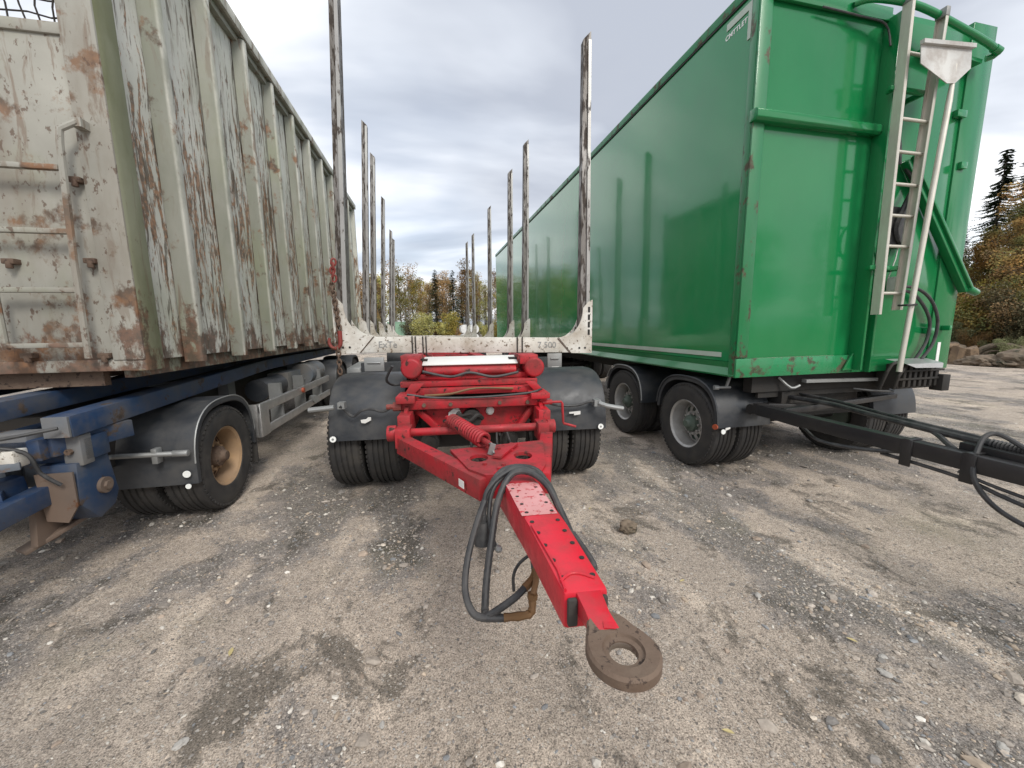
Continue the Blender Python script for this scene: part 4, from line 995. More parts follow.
# roof bow tube across the top
b = MB(); b.tube([(3.62,gy0-.02,4.14),(3.72,gy0-.10,4.135),(4.05,gy0-.16,4.10),(4.45,gy0-.17,4.03),(5.06,gy0-.17,3.89),(5.07,gy0-.1,3.86)], .027, 12, smooth=4); b.bar((4.35,gy0-.06,3.86),(5.0,gy0-.06,3.82),.03,.12,up=(0,1,0)); b.cyl((5.03,gy0-.17,3.897),(5.10,gy0-.17,3.88),.032,n=12)
b.build('roof_bow', M['greenside'], R, G)
b = MB(); link(b, (4.12,gy0-.03,4.0), .03, .012, 0); b.build('lifting_eye', M['green'], R, G)
b = MB(); b.tube([(3.3,gy0-.02,4.07),(3.7,gy0-.03,4.05),(3.95,gy0-.04,4.02),(4.0,gy0-.06,3.85)], .008, 6, smooth=4); b.build('cord', M['hose'], R, G)
# hydraulic hoses behind the ladder
b = MB(); b.tube([(4.09,gy0-.06,3.95),(4.13,gy0-.08,3.8),(4.10,gy0-.08,3.55),(4.09,gy0-.08,3.3),(4.16,gy0-.1,3.1),(4.20,gy0-.1,2.9)], .018, 8, smooth=5)
b.tube([(4.35,gy0-.06,2.9),(4.42,gy0-.1,2.75),(4.32,gy0-.12,2.6),(4.25,gy0-.1,2.35),(4.36,gy0-.1,2.2)], .022, 8, smooth=5); b.box(4.2,4.42,gy0-.09,gy0-.02,2.2,2.55)
b.tube([(4.38,gy0-.08,1.84),(4.6,gy0-.10,1.83),(4.82,gy0-.10,1.72),(4.95,gy0-.10,1.52),(4.93,gy0-.10,1.3),(4.8,gy0-.10,1.14)], .014, 8, smooth=5)
b.tube([(4.38,gy0-.08,1.81),(4.6,gy0-.07,1.79),(4.78,gy0-.07,1.67),(4.9,gy0-.07,1.5),(4.88,gy0-.07,1.3),(4.76,gy0-.07,1.13)], .014, 8, smooth=5)
b.tube([(4.14,gy0-.06,2.5),(4.05,gy0-.14,2.4),(4.03,gy0-.14,2.2),(4.1,gy0-.08,2.05)], .012, 8, smooth=5)
b.build('hydraulic_hose', M['hose'], R, G)
b = MB(); b.box(4.305,4.365,gy0-.12,gy0-.05,1.80,1.93); b.tube([(4.42,gy0-.05,2.42),(4.36,gy0-.06,2.1),(4.3,gy0-.06,1.92)], .006, 6); b.build('valve', M['white'], R, G, bevel=.003)
# step box and grille below the door
b = MB()
for i in range(7): b.box(4.5+.07*i,4.535+.07*i,gy0-.16,gy0-.13,.88,1.10)
b.box(4.48,5.02,gy0-.13,gy0+.06,.86,1.10); b.box(4.42,5.02,gy0-.17,gy0-.155,.95,.97); b.box(4.42,5.02,gy0-.17,gy0-.155,1.03,1.05)
b.tube([(4.22,gy0-.15,.87),(4.22,gy0-.2,1.05),(4.27,gy0-.2,1.12),(4.42,gy0-.15,1.13)], .014, 8); b.tube([(4.37,gy0-.17,.87),(4.37,gy0-.2,1.0),(4.42,gy0-.2,1.07),(4.5,gy0-.15,1.08)], .014, 8); b.box(4.96,5.06,gy0-.2,gy0-.1,.83,.99)
b.build('coupling_box', M['under'], R, G, bevel=.003)
b = MB(); b.add([(4.38,gy0-.24,1.12),(4.86,gy0-.24,1.115),(4.90,gy0-.08,1.15),(4.36,gy0-.08,1.155)], [(0,1,2,3)]); b.add([(4.38,gy0-.24,1.12),(4.86,gy0-.24,1.115),(4.85,gy0-.245,1.07),(4.5,gy0-.245,1.08)], [(0,1,2,3)])
b.build('cover_plate', M['alu'], R, G)
# running gear
for y in (3.56, 4.90, 10.6, 11.9, 13.2):
    for x, s_ in ((gx0+.145,-1),(gx0+.46,-1),(gx1-.145,1),(gx1-.46,1)): wheel(R, G, x, y, .455, .28, M['rubber'], M['silver'], M['greenhub'], s_, inset=.02)
    b = MB(); b.cyl((gx0+.1,y,.45),(gx1-.1,y,.45),.06,n=14); b.build('axle', M['under'], R, G)
gg = guard_mesh(.505, .62, -76, 84, M['guard'], flat=.0, flat2=.03)
for y in (3.56, 4.90, 10.6, 11.9, 13.2):
    for x in (gx0+.31, gx1-.31):
        g = place(gg, 'mudguard', R, G, Matrix.Translation((x,y,.46)))
        if x < 4 and y < 5:
            trim_arc(.508, 0, -74, 80, .009, 'guard_trim', M['galv' if y > 4 else 'guard'], g, G, gx0-.004, y, .46)
            if y < 4:
                MB().cyl((gx0+.045,y-.523,.485),(gx0+.045,y-.532,.485),.024,n=18).build('reflector', M['reflw'], g, G)
                MB().cyl((gx0-.012,y-.49,.53),(gx0-.028,y-.495,.53),.026,n=14).build('side_reflector', M['orange'], g, G)
                b = MB(); b.cyl((gx0+.03,y-.40,.90),(gx0+.18,y-.43,.90),.012,n=8); b.cyl((gx0+.02,y-.40,.90),(gx0+.06,y-.41,.90),.024,n=12); b.bar((gx0+.14,y-.42,.90),(gx0+.18,y-.42,1.02),.02,.02); b.build('guard_bracket', M['galv'], g, G)
                b = MB(); b.prism([(gx0+.07,.495),(gx0+.12,.51),(gx0+.12,.525),(gx0+.07,.52)], 'y', y-.529, y-.523); b.build('torn_sticker', M['white'], g, G)
b = MB(); b.box(gx0+.62,gx0+.74,3.1,14.3,.80,1.02); b.box(gx1-.74,gx1-.62,3.1,14.3,.80,1.02); b.box(gx0+.3,gx1-.3,3.0,3.1,.86,1.02); b.box(gx0+.4,gx1-.5,3.02,3.05,.80,.87)
b.box(gx0+.7,gx1-.7,5.2,6.0,.6,1.0)
b.build('chassis_frame', M['under'], R, G)
b = MB(); b.bar((3.55,2.93,.96),(4.45,2.93,.94),.05,.03); b.tube([(3.3,2.98,1.0),(3.4,2.93,.90),(3.5,2.93,.92)], .012, 6, smooth=3); b.build('drip_bar', M['galv'], R, G)
b = MB(); b.box(gx0+.75,gx1-.75,3.15,3.22,.55,.86); b.cyl((4.0,3.6,.78),(4.0,3.6,.86),.5,n=32); b.box(3.6,4.4,3.1,4.2,.6,.78); b.cyl((3.4,3.12,.70),(3.75,3.12,.70),.10,n=16); b.box(3.36,3.5,2.98,3.15,.62,.85)
b.build('turntable', M['under'], R, G)
# V drawbar
b = MB(); b.cyl((3.02,3.0,.70),(3.2,3.0,.70),.05,n=14); b.bar((3.04,2.95,.72),(3.05,2.5,.70),.08,.10); b.build('drawbar_hinge', M['black'], R, G)
b = MB(); b.bar((3.03,2.90,.715),(3.045,.70,.695),.085,.10)
for y in (1.75,1.46): b.box(2.985,2.998,y-.03,y+.03,.585,.76); b.box(2.985,3.095,y-.02,y+.02,.752,.764)
b.build('drawbar', M['black'], R, G, bevel=.005)
b = MB(); b.bar((3.12,1.56,.755),(3.10,.70,.74),.06,.075); b.build('drawbar_stay', M['black'], R, G, bevel=.004)
b = MB(); b.bar((3.05,2.68,.745),(4.85,3.0,.735),.05,.05); b.bar((3.4,2.9,.72),(3.5,3.1,.70),.4,.05); b.build('drawbar_brace', M['black'], R, G, bevel=.004)
b = MB(); b.tube([(3.45,3.0,.80),(3.47,2.6,.80),(3.33,2.15,.80),(3.25,1.85,.80),(3.18,1.57,.80),(3.16,1.45,.805)], .022, 9, smooth=5)
b.tube([(3.6,3.0,.82),(3.5,2.6,.83),(3.36,2.15,.825),(3.27,1.85,.82),(3.2,1.57,.82),(3.17,1.45,.81)], .013, 7, smooth=5)
b.tube([(3.27,1.87,.80),(3.22,1.75,.79),(3.12,1.62,.755),(3.06,1.52,.72),(3.0,1.45,.68)], .016, 7, smooth=5)
b.tube([(3.3,2.9,.7),(3.2,2.6,.60),(3.0,2.3,.59),(2.98,2.0,.62),(3.02,1.8,.66)], .014, 7, smooth=5)
b.tube([(4.2,2.95,.85),(4.3,2.85,.84),(4.5,2.8,.83)], .012, 7)
b.build('cable_bundle', M['hose'], R, G)
pts = [(3.165-.03*t, 1.46-.72*t, .80-.0*t) for t in [i/90 for i in range(91)]]
b = MB(); b.tube(pts, .032, 12, ribs=1, ribh=.2); b.build('ribbed_conduit', M['hose'], R, G)
b = MB(); b.tube([(3.10,1.3,.82),(3.13,1.42,.87),(3.09,1.46,.85),(3.02,1.45,.74),(2.98,1.42,.62),(3.0,1.34,.50),(3.06,1.22,.42),(3.12,1.05,.38),(3.18,.85,.42)], .013, 8, smooth=6)
b.tube([(3.02,1.9,.62),(3.02,1.5,.60),(3.03,1.3,.55),(3.08,1.1,.50),(3.1,.8,.5)], .012, 8, smooth=5)
b.tube([(3.0,1.5,.64),(3.02,1.35,.60),(3.06,1.1,.56),(3.1,.8,.55)], .010, 8, smooth=5)
b.build('air_hose', M['hose'], R, G)
b = MB(); b.tube([(3.0,.72,.695),(3.0,.72,.0)], .03, 12); b.box(2.9,3.1,.62,.82,0,.012); b.build('support_leg', M['black'], R, G)

# ------------------------------------------------------------------ ladder and scraper hung on the front wall
A = empty('aluminium_ladder', G, 4.15, gy0-.2, 1.5)
tag(A, 'aluminium ladder hung upright on the front of the green trailer', 'ladder')
ly = gy0-.22
RL = [((4.005,1.58),(3.955,4.10)), ((4.275,1.62),(4.36,4.04))]
for k_, ((xa, za), (xb, zb)) in enumerate(RL):
    b = MB(); b.bar((xa,ly+.035,za),(xb,ly+.035,zb),.006,.07,up=(0,1,0))
    sg_ = 1 if k_ == 0 else -1
    for yy_ in (ly+.003, ly+.067): b.bar((xa+sg_*.014,yy_,za),(xb+sg_*.014,yy_,zb),.028,.006,up=(0,1,0))
    b.build('rail', M['alupale'], A, G)
for z in (1.77, 2.18, 2.44, 2.70, 2.96, 3.22, 3.72):
    t_ = (z-1.6)/2.47
    MB().cyl((4.005-.05*t_,ly+.035,z),(4.275+.085*t_,ly+.035,z),.014,n=12).build('rung', M['alupale'], A, G)
for z in (4.10, 4.04):
    x = 3.968 if z > 4.05 else 4.347
    MB().box(x-.022,x+.022,ly-.004,ly+.074,z-.02,z+.05).build('end_cap', M['galv'], A, G, bevel=.004)
for z in (3.47, 2.0): b = MB(); b.box(3.93,4.36,gy0-.155,gy0-.125,z-.018,z+.018); b.box(3.96,3.99,gy0-.14,gy0-.09,z-.02,z+.02); b.box(4.30,4.33,gy0-.14,gy0-.0,z-.02,z+.02); b.build('ladder_bracket', M['green'], R, G, bevel=.003)
Sv = empty('scraper_shovel', G, 4.2, gy0-.3, 1.06)
tag(Sv, 'grey metal scraper with blade up, tied in front of the ladder on the green trailer', 'shovel')
b = MB(); b.tube([(4.205,gy0-.30,1.06),(4.395,gy0-.28,3.34)], .021, 14); b.tube([(4.395,gy0-.28,3.33),(4.40,gy0-.285,3.62)], [.021,.012], 12); b.build('shaft', M['alupale'], Sv, G)
b = MB(); b.add([(p[0],p[1]+dy_,p[2]) for dy_ in (0,.006) for p in ((3.99,gy0-.29,3.72),(4.555,gy0-.29,3.76),(4.555,gy0-.30,3.60),(4.40,gy0-.30,3.47),(4.31,gy0-.30,3.46),(4.0,gy0-.30,3.57))], [(0,1,2,3,4,5),(11,10,9,8,7,6)]+[(i,(i+1)%6,6+(i+1)%6,6+i) for i in range(6)])
b.bar((3.985,gy0-.30,3.725),(4.56,gy0-.30,3.765),.03,.03); b.build('blade', M['galvlight'], Sv, G)
b = MB(); b.tube([(4.25,gy0-.335,1.66),(4.30,gy0-.30,1.665),(4.25,gy0-.2,1.66),(4.20,gy0-.30,1.655),(4.25,gy0-.335,1.66)], .008, 6); b.build('tie', M['hose'], Sv, G)

# lettering and corner mark on the side of the green box
b = MB(); b.box(gx0+.012,gx0+.0185,2.995,3.03,3.85,4.13); b.box(gx0+.012,gx0+.0185,3.03,3.27,4.075,4.13); b.build('corner_mark', M['stripe'], R, G)
text_mesh('CMTTLET', .056, M['reflw'], R, G, Matrix.Translation((gx0+.018,3.165,4.02)) @ Matrix.Rotation(math.radians(-90),4,'Z') @ Matrix.Rotation(math.radians(90),4,'X'), bold=.001)
b = MB(); b.box(gx0+.008,gx0+.0205,gy0+.1,gy1-.1,4.172,4.189); b.build('roof_seam', M['under'], R, G)

# ------------------------------------------------------------------ far things and vegetation
def leafquads(b, c, rad, n, s_, rng, squash=1):
    for _ in range(n):
        while True:
            p = np.array([rng.uniform(-1,1) for _ in range(3)])
            if p@p < 1: break
        q = Vector((c[0]+p[0]*rad, c[1]+p[1]*rad, c[2]+p[2]*rad*squash))
        u = Vector((rng.gauss(0,1),rng.gauss(0,1),rng.gauss(0,1))).normalized(); v_ = u.orthogonal().normalized(); w_ = s_*rng.uniform(.6,1.3)
        b.add([q-u*w_*.5, q+v_*w_*.35, q+u*w_*.5, q-v_*w_*.35], [(0,1,2,3)])
def spruce(h, rng, n_lv, leaf, dens=7):
    tr = MB(); tr.tube([(0,0,-.3),(0,0,h*.97)], [h*.014,.015], 7)
    cw = MB(); i = 0
    for lv in range(n_lv):
        t = lv/n_lv; z = h*(.06+.94*t); L0 = h*.23*(1-t)**.85*rng.uniform(.7,1.2)+.05
        for k in range(7 if t < .85 else 4):
            a = rng.uniform(0, 6.28); L = L0*rng.uniform(.6,1.15); dd = Vector((math.cos(a), math.sin(a), 0))
            end = Vector((0,0,z))+dd*L+Vector((0,0,-L*.28+.10*L)); st = Vector((0,0,z))
            for q in range(dens):
                f_ = (q+.6)/dens; p = st.lerp(end, f_)+Vector((0,0,-.1*L*math.sin(f_*3)))
                sd_ = dd.cross(Vector((0,0,1))); wv = leaf*(1.3-f_)*rng.uniform(.7,1.4)
                for sgn in (-1,1):
                    tip = p+sd_*sgn*wv+dd*wv*.6+Vector((0,0,-wv*.35+rng.uniform(-.3,.15)*wv))
                    cw.add([p-dd*wv*.25, p+dd*wv*.35, tip], [(0,1,2)])
    return tr, cw
def broadleaf(h, rng, leaf, n, spread=.24, bare=0, low=.25):
    tr = MB(); lean = rng.uniform(-.03,.03)*h
    tr.tube([(0,0,-.3),(lean*.3,0,h*.4),(lean,rng.uniform(-.02,.02)*h,h*.95)], [h*.014,.012], 7, smooth=3)
    cw = MB(); 
    for k in range(13):
        t = low+(1-low)*(k+rng.random())/13; a = rng.uniform(0,6.28); L = h*spread*rng.uniform(.35,1)*math.sin(max(.15,min(1,(1.02-t)/(1-low)))*2.2)
        st = Vector((lean*t,0,h*t*.86)); en = st+Vector((math.cos(a)*L, math.sin(a)*L, L*.75+.04*h))
        tr.tube([st, st.lerp(en,.5)+Vector((0,0,.02*h)), en], [h*.0055,.006], 5)
        for q in range(4):
            f_ = .35+.7*q/3; p = st.lerp(en, f_)+Vector((rng.gauss(0,.03),rng.gauss(0,.03),rng.gauss(0,.03)))*h
            leafquads(cw, p, h*.065*rng.uniform(.6,1.3), int(n/52), leaf, rng, .8)
    return tr, cw
def bush(h, rng, leaf, n):
    tr = MB(); cw = MB()
    for k in range(9):
        a = rng.uniform(0,6.28); L = h*rng.uniform(.15,.45); e_ = Vector((math.cos(a)*L, math.sin(a)*L, h*rng.uniform(.5,.95)))
        tr.tube([(0,0,-.1), e_*.5+Vector((0,0,.05*h)), e_], [h*.012,.006], 5)
        for f_ in (.3,.6,.85,1.0): leafquads(cw, e_*f_, h*.16*rng.uniform(.7,1.2), int(n/36), leaf, rng, .9)
    return tr, cw
def plant(name, parts_, trunk_m, crown_m, label, cat, group, x, y, s_=1, rot=0, z=-.02, crown='crown', stem='trunk'):
    root = bpy.data.objects.new(name, None); col.objects.link(root); root.location = (x, y, z); root.rotation_euler.z = rot; root.scale = (s_,)*3
    tag(root, label, cat, group)
    for nm, me in ((stem, parts_[0]), (crown, parts_[1])):
        o = bpy.data.objects.new(nm, me); col.objects.link(o); o.parent = root
        for i in range(len(me.materials)): pass
        o.material_slots[0].link = 'OBJECT'; o.material_slots[0].material = trunk_m if nm == stem else crown_m
    return root
def meshes(pr): return pr[0].mesh('trunk', M['bark'], smooth=40), pr[1].mesh('crown', M['olive'], smooth=0)
rg = random.Random(11)
SPF = [meshes(spruce(10, random.Random(i), 46, .26, 6)) for i in range(3)]
BLF = [meshes(broadleaf(9, random.Random(20+i), .12, 4600, .20)) for i in range(4)]
THN = [meshes(broadleaf(9, random.Random(40+i), .13, 1300, .19, low=.35)) for i in range(2)]
BSF = [meshes(bush(3, random.Random(60+i), .12, 4200)) for i in range(3)]
def polar(px, d):
    a = math.atan((px-512)/385.); return d*math.sin(a), d*math.cos(a)
kinds = {
 'spruce': ('spruce_tree', SPF, 'bark', 'needle', 'dark pointed spruce in the forest edge beyond the yard', 'spruce', 'spruces in the far forest edge'),
 'yellow': ('birch_tree', BLF, 'birch', 'yellow', 'yellow-leaved birch in the forest edge beyond the yard', 'birch', 'yellow birches in the far forest edge'),
 'brown': ('broadleaf_tree', BLF, 'bark', 'brownleaf', 'brown-leaved autumn tree in the forest edge beyond the yard', 'tree', 'brown trees in the far forest edge'),
 'olive': ('broadleaf_tree', BLF, 'bark', 'olive', 'olive-green leafy tree in the forest edge beyond the yard', 'tree', 'olive trees in the far forest edge'),
 'bare': ('birch_tree', THN, 'birch', 'brownleaf', 'thin half-bare birch in the forest edge beyond the yard', 'birch', 'thin birches in the far forest edge')}
seq = ['spruce','brown','olive','brown','spruce','bare','yellow','brown','olive','bare']
px = 268; i = 0
while px < 640:
    for row, d in ((0,64),(1,74),(2,88)):
        k = seq[(i*7+row*3) % 10]
        if row == 2: k = 'spruce' if i % 3 else 'brown'
        if row == 0 and k == 'spruce' and i % 2: k = 'olive'
        nm, mm, tm, cm, lab, cat, grp = kinds[k]
        x, y = polar(px+rg.uniform(-4,4), d+rg.uniform(-4,4)); s_ = rg.uniform(.8,1.12)*(1.0 if row < 2 else 1.2)*(1.0 if k == 'spruce' else 1.3)
        sz = 'tall' if s_ > 1.2 else 'middling' if s_ > 1.0 else 'small'
        where = 'hidden behind the rusty container' if px < 362 else 'left of the big yellow bush' if px < 438 else 'above the white wrapped bales' if px < 492 else 'near the dark shed' if px < 530 else 'behind the green trailer'
        rw = ('front row', 'middle row', 'back row')[row]
        short = {'spruce': 'dark spruce', 'yellow': 'yellow birch', 'brown': 'brown-leaved tree', 'olive': 'olive-green tree', 'bare': 'thin bare birch'}[k]
        lab2 = sz+' '+short+', '+rw+' of the far forest, '+where
        plant(nm, rg.choice(mm), M[tm], M[cm], lab2, cat, ' '.join((sz, grp, where)).replace('in the far forest edge', 'of the '+rw), x, y, s_, rg.uniform(0,6.28))
    px += 8.5; i += 1
for j, (px, d, s_, cm, lab) in enumerate((
 (418,50,1.35,'olive','big olive-green bush just right of the pale green far container'),(428,48,1.25,'olive','olive-green bush second to the right of the pale green far container'),
 (410,54,1.0,'scrub','dark scrubby bush right behind the pale green far container corner'),(438,53,.95,'brownleaf','brown bush between the olive bushes and the big yellow bush'),
 (449,49,1.3,'yellow','biggest bright yellow bush, left of the white wrapped bales'),(445,49,.8,'olive','low olive bush at the left foot of the big yellow bush'),
 (487,50,.9,'olive','olive-green bush just right of the white wrapped bales'),(458,57,.85,'brownleaf','brown bush half behind the big yellow bush'),
 (497,50,.95,'yellow','smaller yellow bush between the white bales and the dark shed'),(488,56,.8,'scrub','dark scrubby bush behind the bush right of the bales'),
 (512,49,.85,'olive','olive-green bush standing before the dark shed'),(399,60,.8,'scrub','dark scrubby bush behind the pale green far container'),
 (476,62,.95,'scrub','dark scrubby bush behind the white wrapped bales'),(530,52,1,'olive','olive-green bush beyond the far end of the green trailer'),
 (380,55,1,'scrub','dark scrubby bush left of the pale green far container'),(360,50,1,'olive','olive-green bush beyond the far end of the rusty container'),
 (550,56,1,'brownleaf','brown bush beyond the green trailer, right of the dark shed'))):
    x, y = polar(px, d)
    plant('bush', BSF[j % 3], M['bark'], M[cm], lab, 'bush', cm.replace('scrub','dark').replace('brownleaf','brown')+' bushes before the far forest', x, y, s_*.95, j*1.3, crown='foliage', stem='stem')
# unseen trees behind the viewer, added for their reflection in the green trailer
for j in range(24):
    a = math.radians(110+j*6.6); d = 36+rg.uniform(-3,5); k = seq[j % 10]; nm, mm, tm, cm, lab, cat, grp = kinds[k]
    plant(nm, rg.choice(mm), M[tm], M[cm], lab.replace('beyond the yard', 'behind the viewer, added for reflections'), cat, grp.replace('far', 'near'), math.sin(a)*d, math.cos(a)*d, rg.uniform(.95,1.3), j)
# right-hand bank
SPN = meshes(spruce(10, random.Random(5), 78, .17, 11))
BNK = [meshes(broadleaf(8, random.Random(80+i), .095, 15000, .27, low=.12)) for i in range(2)]
BSN = [meshes(bush(3, random.Random(90+i), .085, 9000)) for i in range(2)]
for (px, d, s_, lab) in ((981,31,.98,'tall dark spruce rising above the brown trees at the right edge'),(1008,34,1.05,'spruce partly cut by the right edge of the picture'),(950,37,.76,'smaller spruce just right of the green trailer')):
    x, y = polar(px, d); plant('spruce_tree', SPN, M['bark'], M['needle'], lab, 'spruce', None, x, y, s_, px)
for j, (px, d, s_, cm, lab) in enumerate(((1016,26.5,.86,'rusty','rust-brown broadleaf tree below the tall spruce at the right edge'),(985,29,.74,'rusty','smaller rust-brown tree in front of the tall spruce'),(955,31,.66,'olive','olive-green tree close behind the green trailer wall'),(1045,27,.95,'brownleaf','brown tree at the far right of the bank'),(1000,33,.86,'brownleaf','brown tree between the two big spruces'))):
    x, y = polar(px, d); plant('broadleaf_tree', BNK[j % 2], M['bark'], M[cm], lab, 'tree', None, x, y, s_, j*2)
for j, (px, d, s_, cm, lab) in enumerate(((952,26,.85,'scrub','dark bush next to the green trailer at the foot of the bank'),(966,27,.95,'rusty','rusty bush left of the yellow-green one on the bank'),(978,25.5,1.0,'yellow','yellow-brown bush in the middle of the bank'),(992,25,1.05,'rusty','tall rusty bush behind the stone arch'),(1008,24.5,.9,'brownleaf','brown bush right of the rusty bush'),(1022,24,1.0,'scrub','dark bush at the right edge of the bank'),(1001,22,.30,'grassg','low green bush beside the bent root'),(1018,21.6,.34,'grassg','low green bush at the right end of the stumps'),(958,24,.5,'grassg','low green bush above the stumps'),(972,23.5,.42,'brownleaf','low brown bush above the cut stumps'),(940,28,1.0,'scrub','dark bush hidden mostly behind the green trailer'))):
    x, y = polar(px, d); plant('bush', BSN[j % 2], M['bark'], M[cm], lab, 'bush', None, x, y, s_, j*1.7, crown='foliage', stem='stem')
# bank of earth
b = MB(); v = []; f = []
na, nr = 60, 16
for i in range(na+1):
    a = math.radians(42+i*.62)
    for j in range(nr+1):
        t = j/nr; d = 22.3+t*26; zb = 1.7*(1-math.exp(-t*5)) + .22*noise.noise(Vector((math.sin(a)*d*.8, math.cos(a)*d*.8, 1)))*min(1, t*6) + .1*noise.noise(Vector((math.sin(a)*d*3, math.cos(a)*d*3, 4)))*min(1, t*6)
        v.append((math.sin(a)*d, math.cos(a)*d, zb-.06-.02))
for i in range(na):
    for j in range(nr): f.append((i*(nr+1)+j, i*(nr+1)+j+1, (i+1)*(nr+1)+j+1, (i+1)*(nr+1)+j))
b.add(v, f); tag(b.build('bank', M['bankm']), kind='structure')
# stumps, stones and a bent root along its foot
def rock(name, x, y, sx, sy, sz, seed, mat, lab, cat, rot=0):
    bm = bmesh.new(); bmesh.ops.create_icosphere(bm, subdivisions=4, radius=1)
    for v_ in bm.verts:
        p = v_.co.copy(); k = 1+.34*noise.noise(p*1.3+Vector((seed,0,0)))+.2*noise.noise(p*3.2+Vector((0,seed,0)))+.08*noise.noise(p*7)
        v_.co = Vector((p.x*k*sx, p.y*k*sy, p.z*k*sz))
    me = bpy.data.meshes.new(name); bm.to_mesh(me); bm.free(); me.materials.append(mat)
    me.polygons.foreach_set('use_smooth', [True]*len(me.polygons)); me.set_sharp_from_angle(angle=math.radians(28))
    o = bpy.data.objects.new(name, me); col.objects.link(o); o.location = (x, y, gh(x,y)+sz*.72); o.rotation_euler.z = rot
    tag(o, lab, cat); return o
def stump(px, d, r, h_, lab):
    x, y = polar(px, d); b = MB(); pr = []; rngs = random.Random(px); n = 22
    v = []; f = []
    fl = [rngs.uniform(.8,1.2) for _ in range(n)]
    for i, (z, k) in enumerate(((-.05,1.35),(h_*.25,1.1),(h_*.7,.98),(h_,.95),(h_,.9))):
        for q in range(n):
            t = 2*math.pi*q/n; rr_ = r*k*(fl[q] if i < 3 else (1+(fl[q]-1)*.4)); v.append((rr_*math.cos(t), rr_*math.sin(t), z+(.06*math.sin(t*2+px) if z > 0 else 0)))
    for i in range(4):
        for q in range(n): f.append((i*n+q, i*n+(q+1)%n, (i+1)*n+(q+1)%n, (i+1)*n+q))
    f.append(tuple(4*n+q for q in range(n)))
    b.add(v, f); root = bpy.data.objects.new('tree_stump', None); col.objects.link(root); root.location = (x, y, gh(x,y)); tag(root, lab, 'stump')
    me = b.mesh('wood', M['cutwood'], smooth=50); o = bpy.data.objects.new('wood', me); col.objects.link(o); o.parent = root
    rb_ = MB()
    for q in range(4): a = rngs.uniform(0,6.28); rb_.tube([(r*.8*math.cos(a),r*.8*math.sin(a),h_*.3),(r*1.5*math.cos(a),r*1.5*math.sin(a),.04)], [r*.25,r*.08], 7)
    me = rb_.mesh('root', M['rock']); o = bpy.data.objects.new('root', me); col.objects.link(o); o.parent = root
stump(951,21.6,.30,.70,'pale cut stump nearest the green trailer at the foot of the bank'); stump(970,21.3,.30,.62,'pale cut stump second from the green trailer')
for j,(px,d,sx,sz,lab) in enumerate(((944,21.8,.5,.4,'brown boulder half behind the green trailer'),(962,21.6,.3,.25,'small dark stone between the two cut stumps'),(986,21,.5,.22,'flat brown stone right of the cut stumps'),(996,20.9,.35,.2,'small brown stone in front of the bent root'),(1012,21,.5,.22,'mossy stone below the bent root'),(1030,21,.6,.35,'large stone at the right edge of the bank'),(957,23,.6,.4,'grey-brown boulder up on the bank behind the stumps'))):
    x, y = polar(px, d); rock('boulder', x, y, sx, sx*.8, sz, j*3.1, M['rock'], lab, 'stone', j)
x, y = polar(1004, 21.6)
b = MB(); b.tube([(-.95,0,-.1),(-.85,.05,.5),(-.45,.1,.95),(.1,.12,1.12),(.7,.1,1.02),(1.1,.0,.8)], [.2,.1], 10, smooth=6)
b.tube([(-.7,.0,0),(-.6,.02,.45),(-.3,.05,.75),(.1,.05,.8)], [.1,.05], 8, smooth=5); b.tube([(.1,.1,1.1),(.4,.3,.6),(.6,.3,0)], [.08,.06], 7, smooth=4)
o = b.build('bent_root', M['rock']); o.location = (x, y, 0); o.scale = (.62,.62,.62); o.rotation_euler.z = -.9; tag(o, 'bent tree root arching over the ground by the bank', 'root')
# far container, wrapped bales and shed
x, y = polar(398, 55); o = MB().box(-1.1,1.1,-1.2,1.2,0,2.6).box(-1.15,1.15,-1.25,1.25,2.5,2.62)
for q in range(6): o.box(-1.0+.38*q,-.9+.38*q,-1.23,-1.2,.1,2.4)
o = o.build('far_container', M['palegreen']); o.location = (x, y, -.02); o.rotation_euler.z = .2; tag(o, 'pale green box container at the forest edge', 'container')
x, y = polar(470, 45)
for q in range(2):
    for z in range(2):
        bb = MB().tube([(0,-.55,0),(0,-.5,0),(0,.5,0),(0,.55,0)], .52, 20).tube([(0,-.56,0),(0,.56,0)], .44, 20)
        o = bb.build('wrapped_bale', M['bale'], smooth=50); o.location = (x-.55+q*1.06, y, .50+z*1.0); o.rotation_euler.z = .3
        tag(o, 'white wrapped bale, the '+('lower','upper')[z]+' '+('left','right')[q]+' one of the stack by the far bushes', 'bale', 'white wrapped bales at the forest edge')
x, y = polar(508, 62)
root = bpy.data.objects.new('shed', None); col.objects.link(root); root.location = (x, y, 0); tag(root, 'small dark shed with a sloping roof at the forest edge', 'shed')
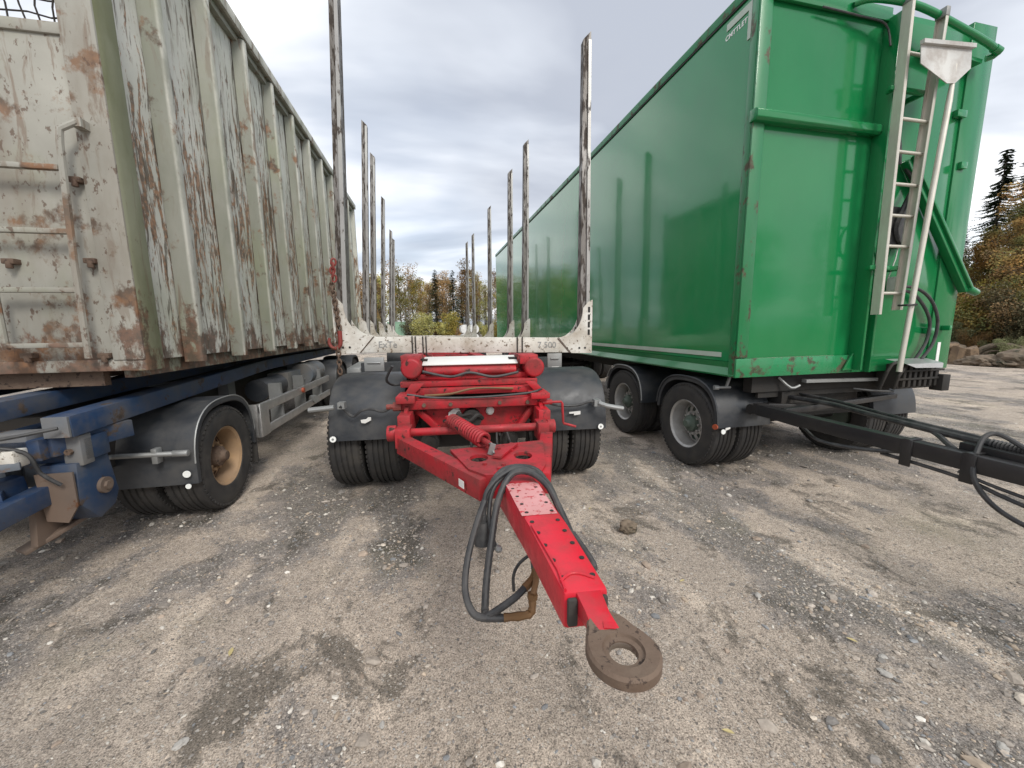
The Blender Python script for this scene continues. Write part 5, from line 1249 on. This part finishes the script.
for nm, mb_, mt in (('wall', MB().box(-2,2,-2,2,-.1,2.2), M['guard']), ('roof', MB().prism([(-2.4,2.2),(2.4,3.2),(2.4,3.35),(-2.4,2.35)], 'y', -2.3, 2.3), M['under']), ('door', MB().box(-.5,.5,-2.04,-2.0,0,1.9), M['black'])):
    me = mb_.mesh(nm, mt); o = bpy.data.objects.new(nm, me); col.objects.link(o); o.parent = root

# ------------------------------------------------------------------ small things on the gravel
rock('round_stone', .85, 2.655, .062, .058, .048, 4.2, M['rock'], 'fist-sized round brown stone on the gravel right of the red drawbar', 'stone')
def leaf(x, y, s_, rot, lab):
    b = MB(); pr = [(0,-1),(.28,-.55),(.36,0),(.25,.5),(0,1),(-.25,.5),(-.36,0),(-.28,-.55)]
    b.add([(a*s_, c*s_, .006+abs(a)*s_*.35) for a, c in pr]+[(0,0,.0055)], [(i,(i+1)%8,8) for i in range(8)])
    o = b.build('fallen_leaf', M['leafw']); o.location = (x, y, gh(x,y)+.006); o.rotation_euler.z = rot; tag(o, lab, 'leaf')
def gpt(px, py):
    d = fw0*381+Rv*(px-512)+Uv*(384-py); t = -CAM_H/d.z; return d.x*t, d.y*t
for (px, py, s_, r_, lab) in ((231,651,.028,.4,'pale fallen leaf on the gravel left of the red drawbar'),(728,733,.022,1.2,'yellow fallen leaf below and right of the towing eye'),(682,462+120,.02,2,'dry fallen leaf right of the towing eye'),(852,640,.022,.8,'dry leaf on the gravel on the far right'),(590,528-20,.02,2.4,'small dry leaf beside the drawbar')):
    x, y = gpt(px, py); leaf(x, y, s_, r_, lab)
for (px, py, s_, lab) in ((758,596,.022,'whitish stone half sunk in the gravel, right of the towing eye'),(885,672,.026,'grey stone on the gravel at lower right'),(180,742,.024,'pale grey stone near the bottom left of the yard'),(883,655,.018,'small pale stone above the grey one'),(1003,745,.022,'white chip of stone at the bottom right corner'),(382,722,.014,'small white stone at the bottom of the yard')):
    x, y = gpt(px, py); rock('flat_stone', x, y, s_, s_*.7, s_*.35, px*.1, M['stonew'], lab, 'stone', px)
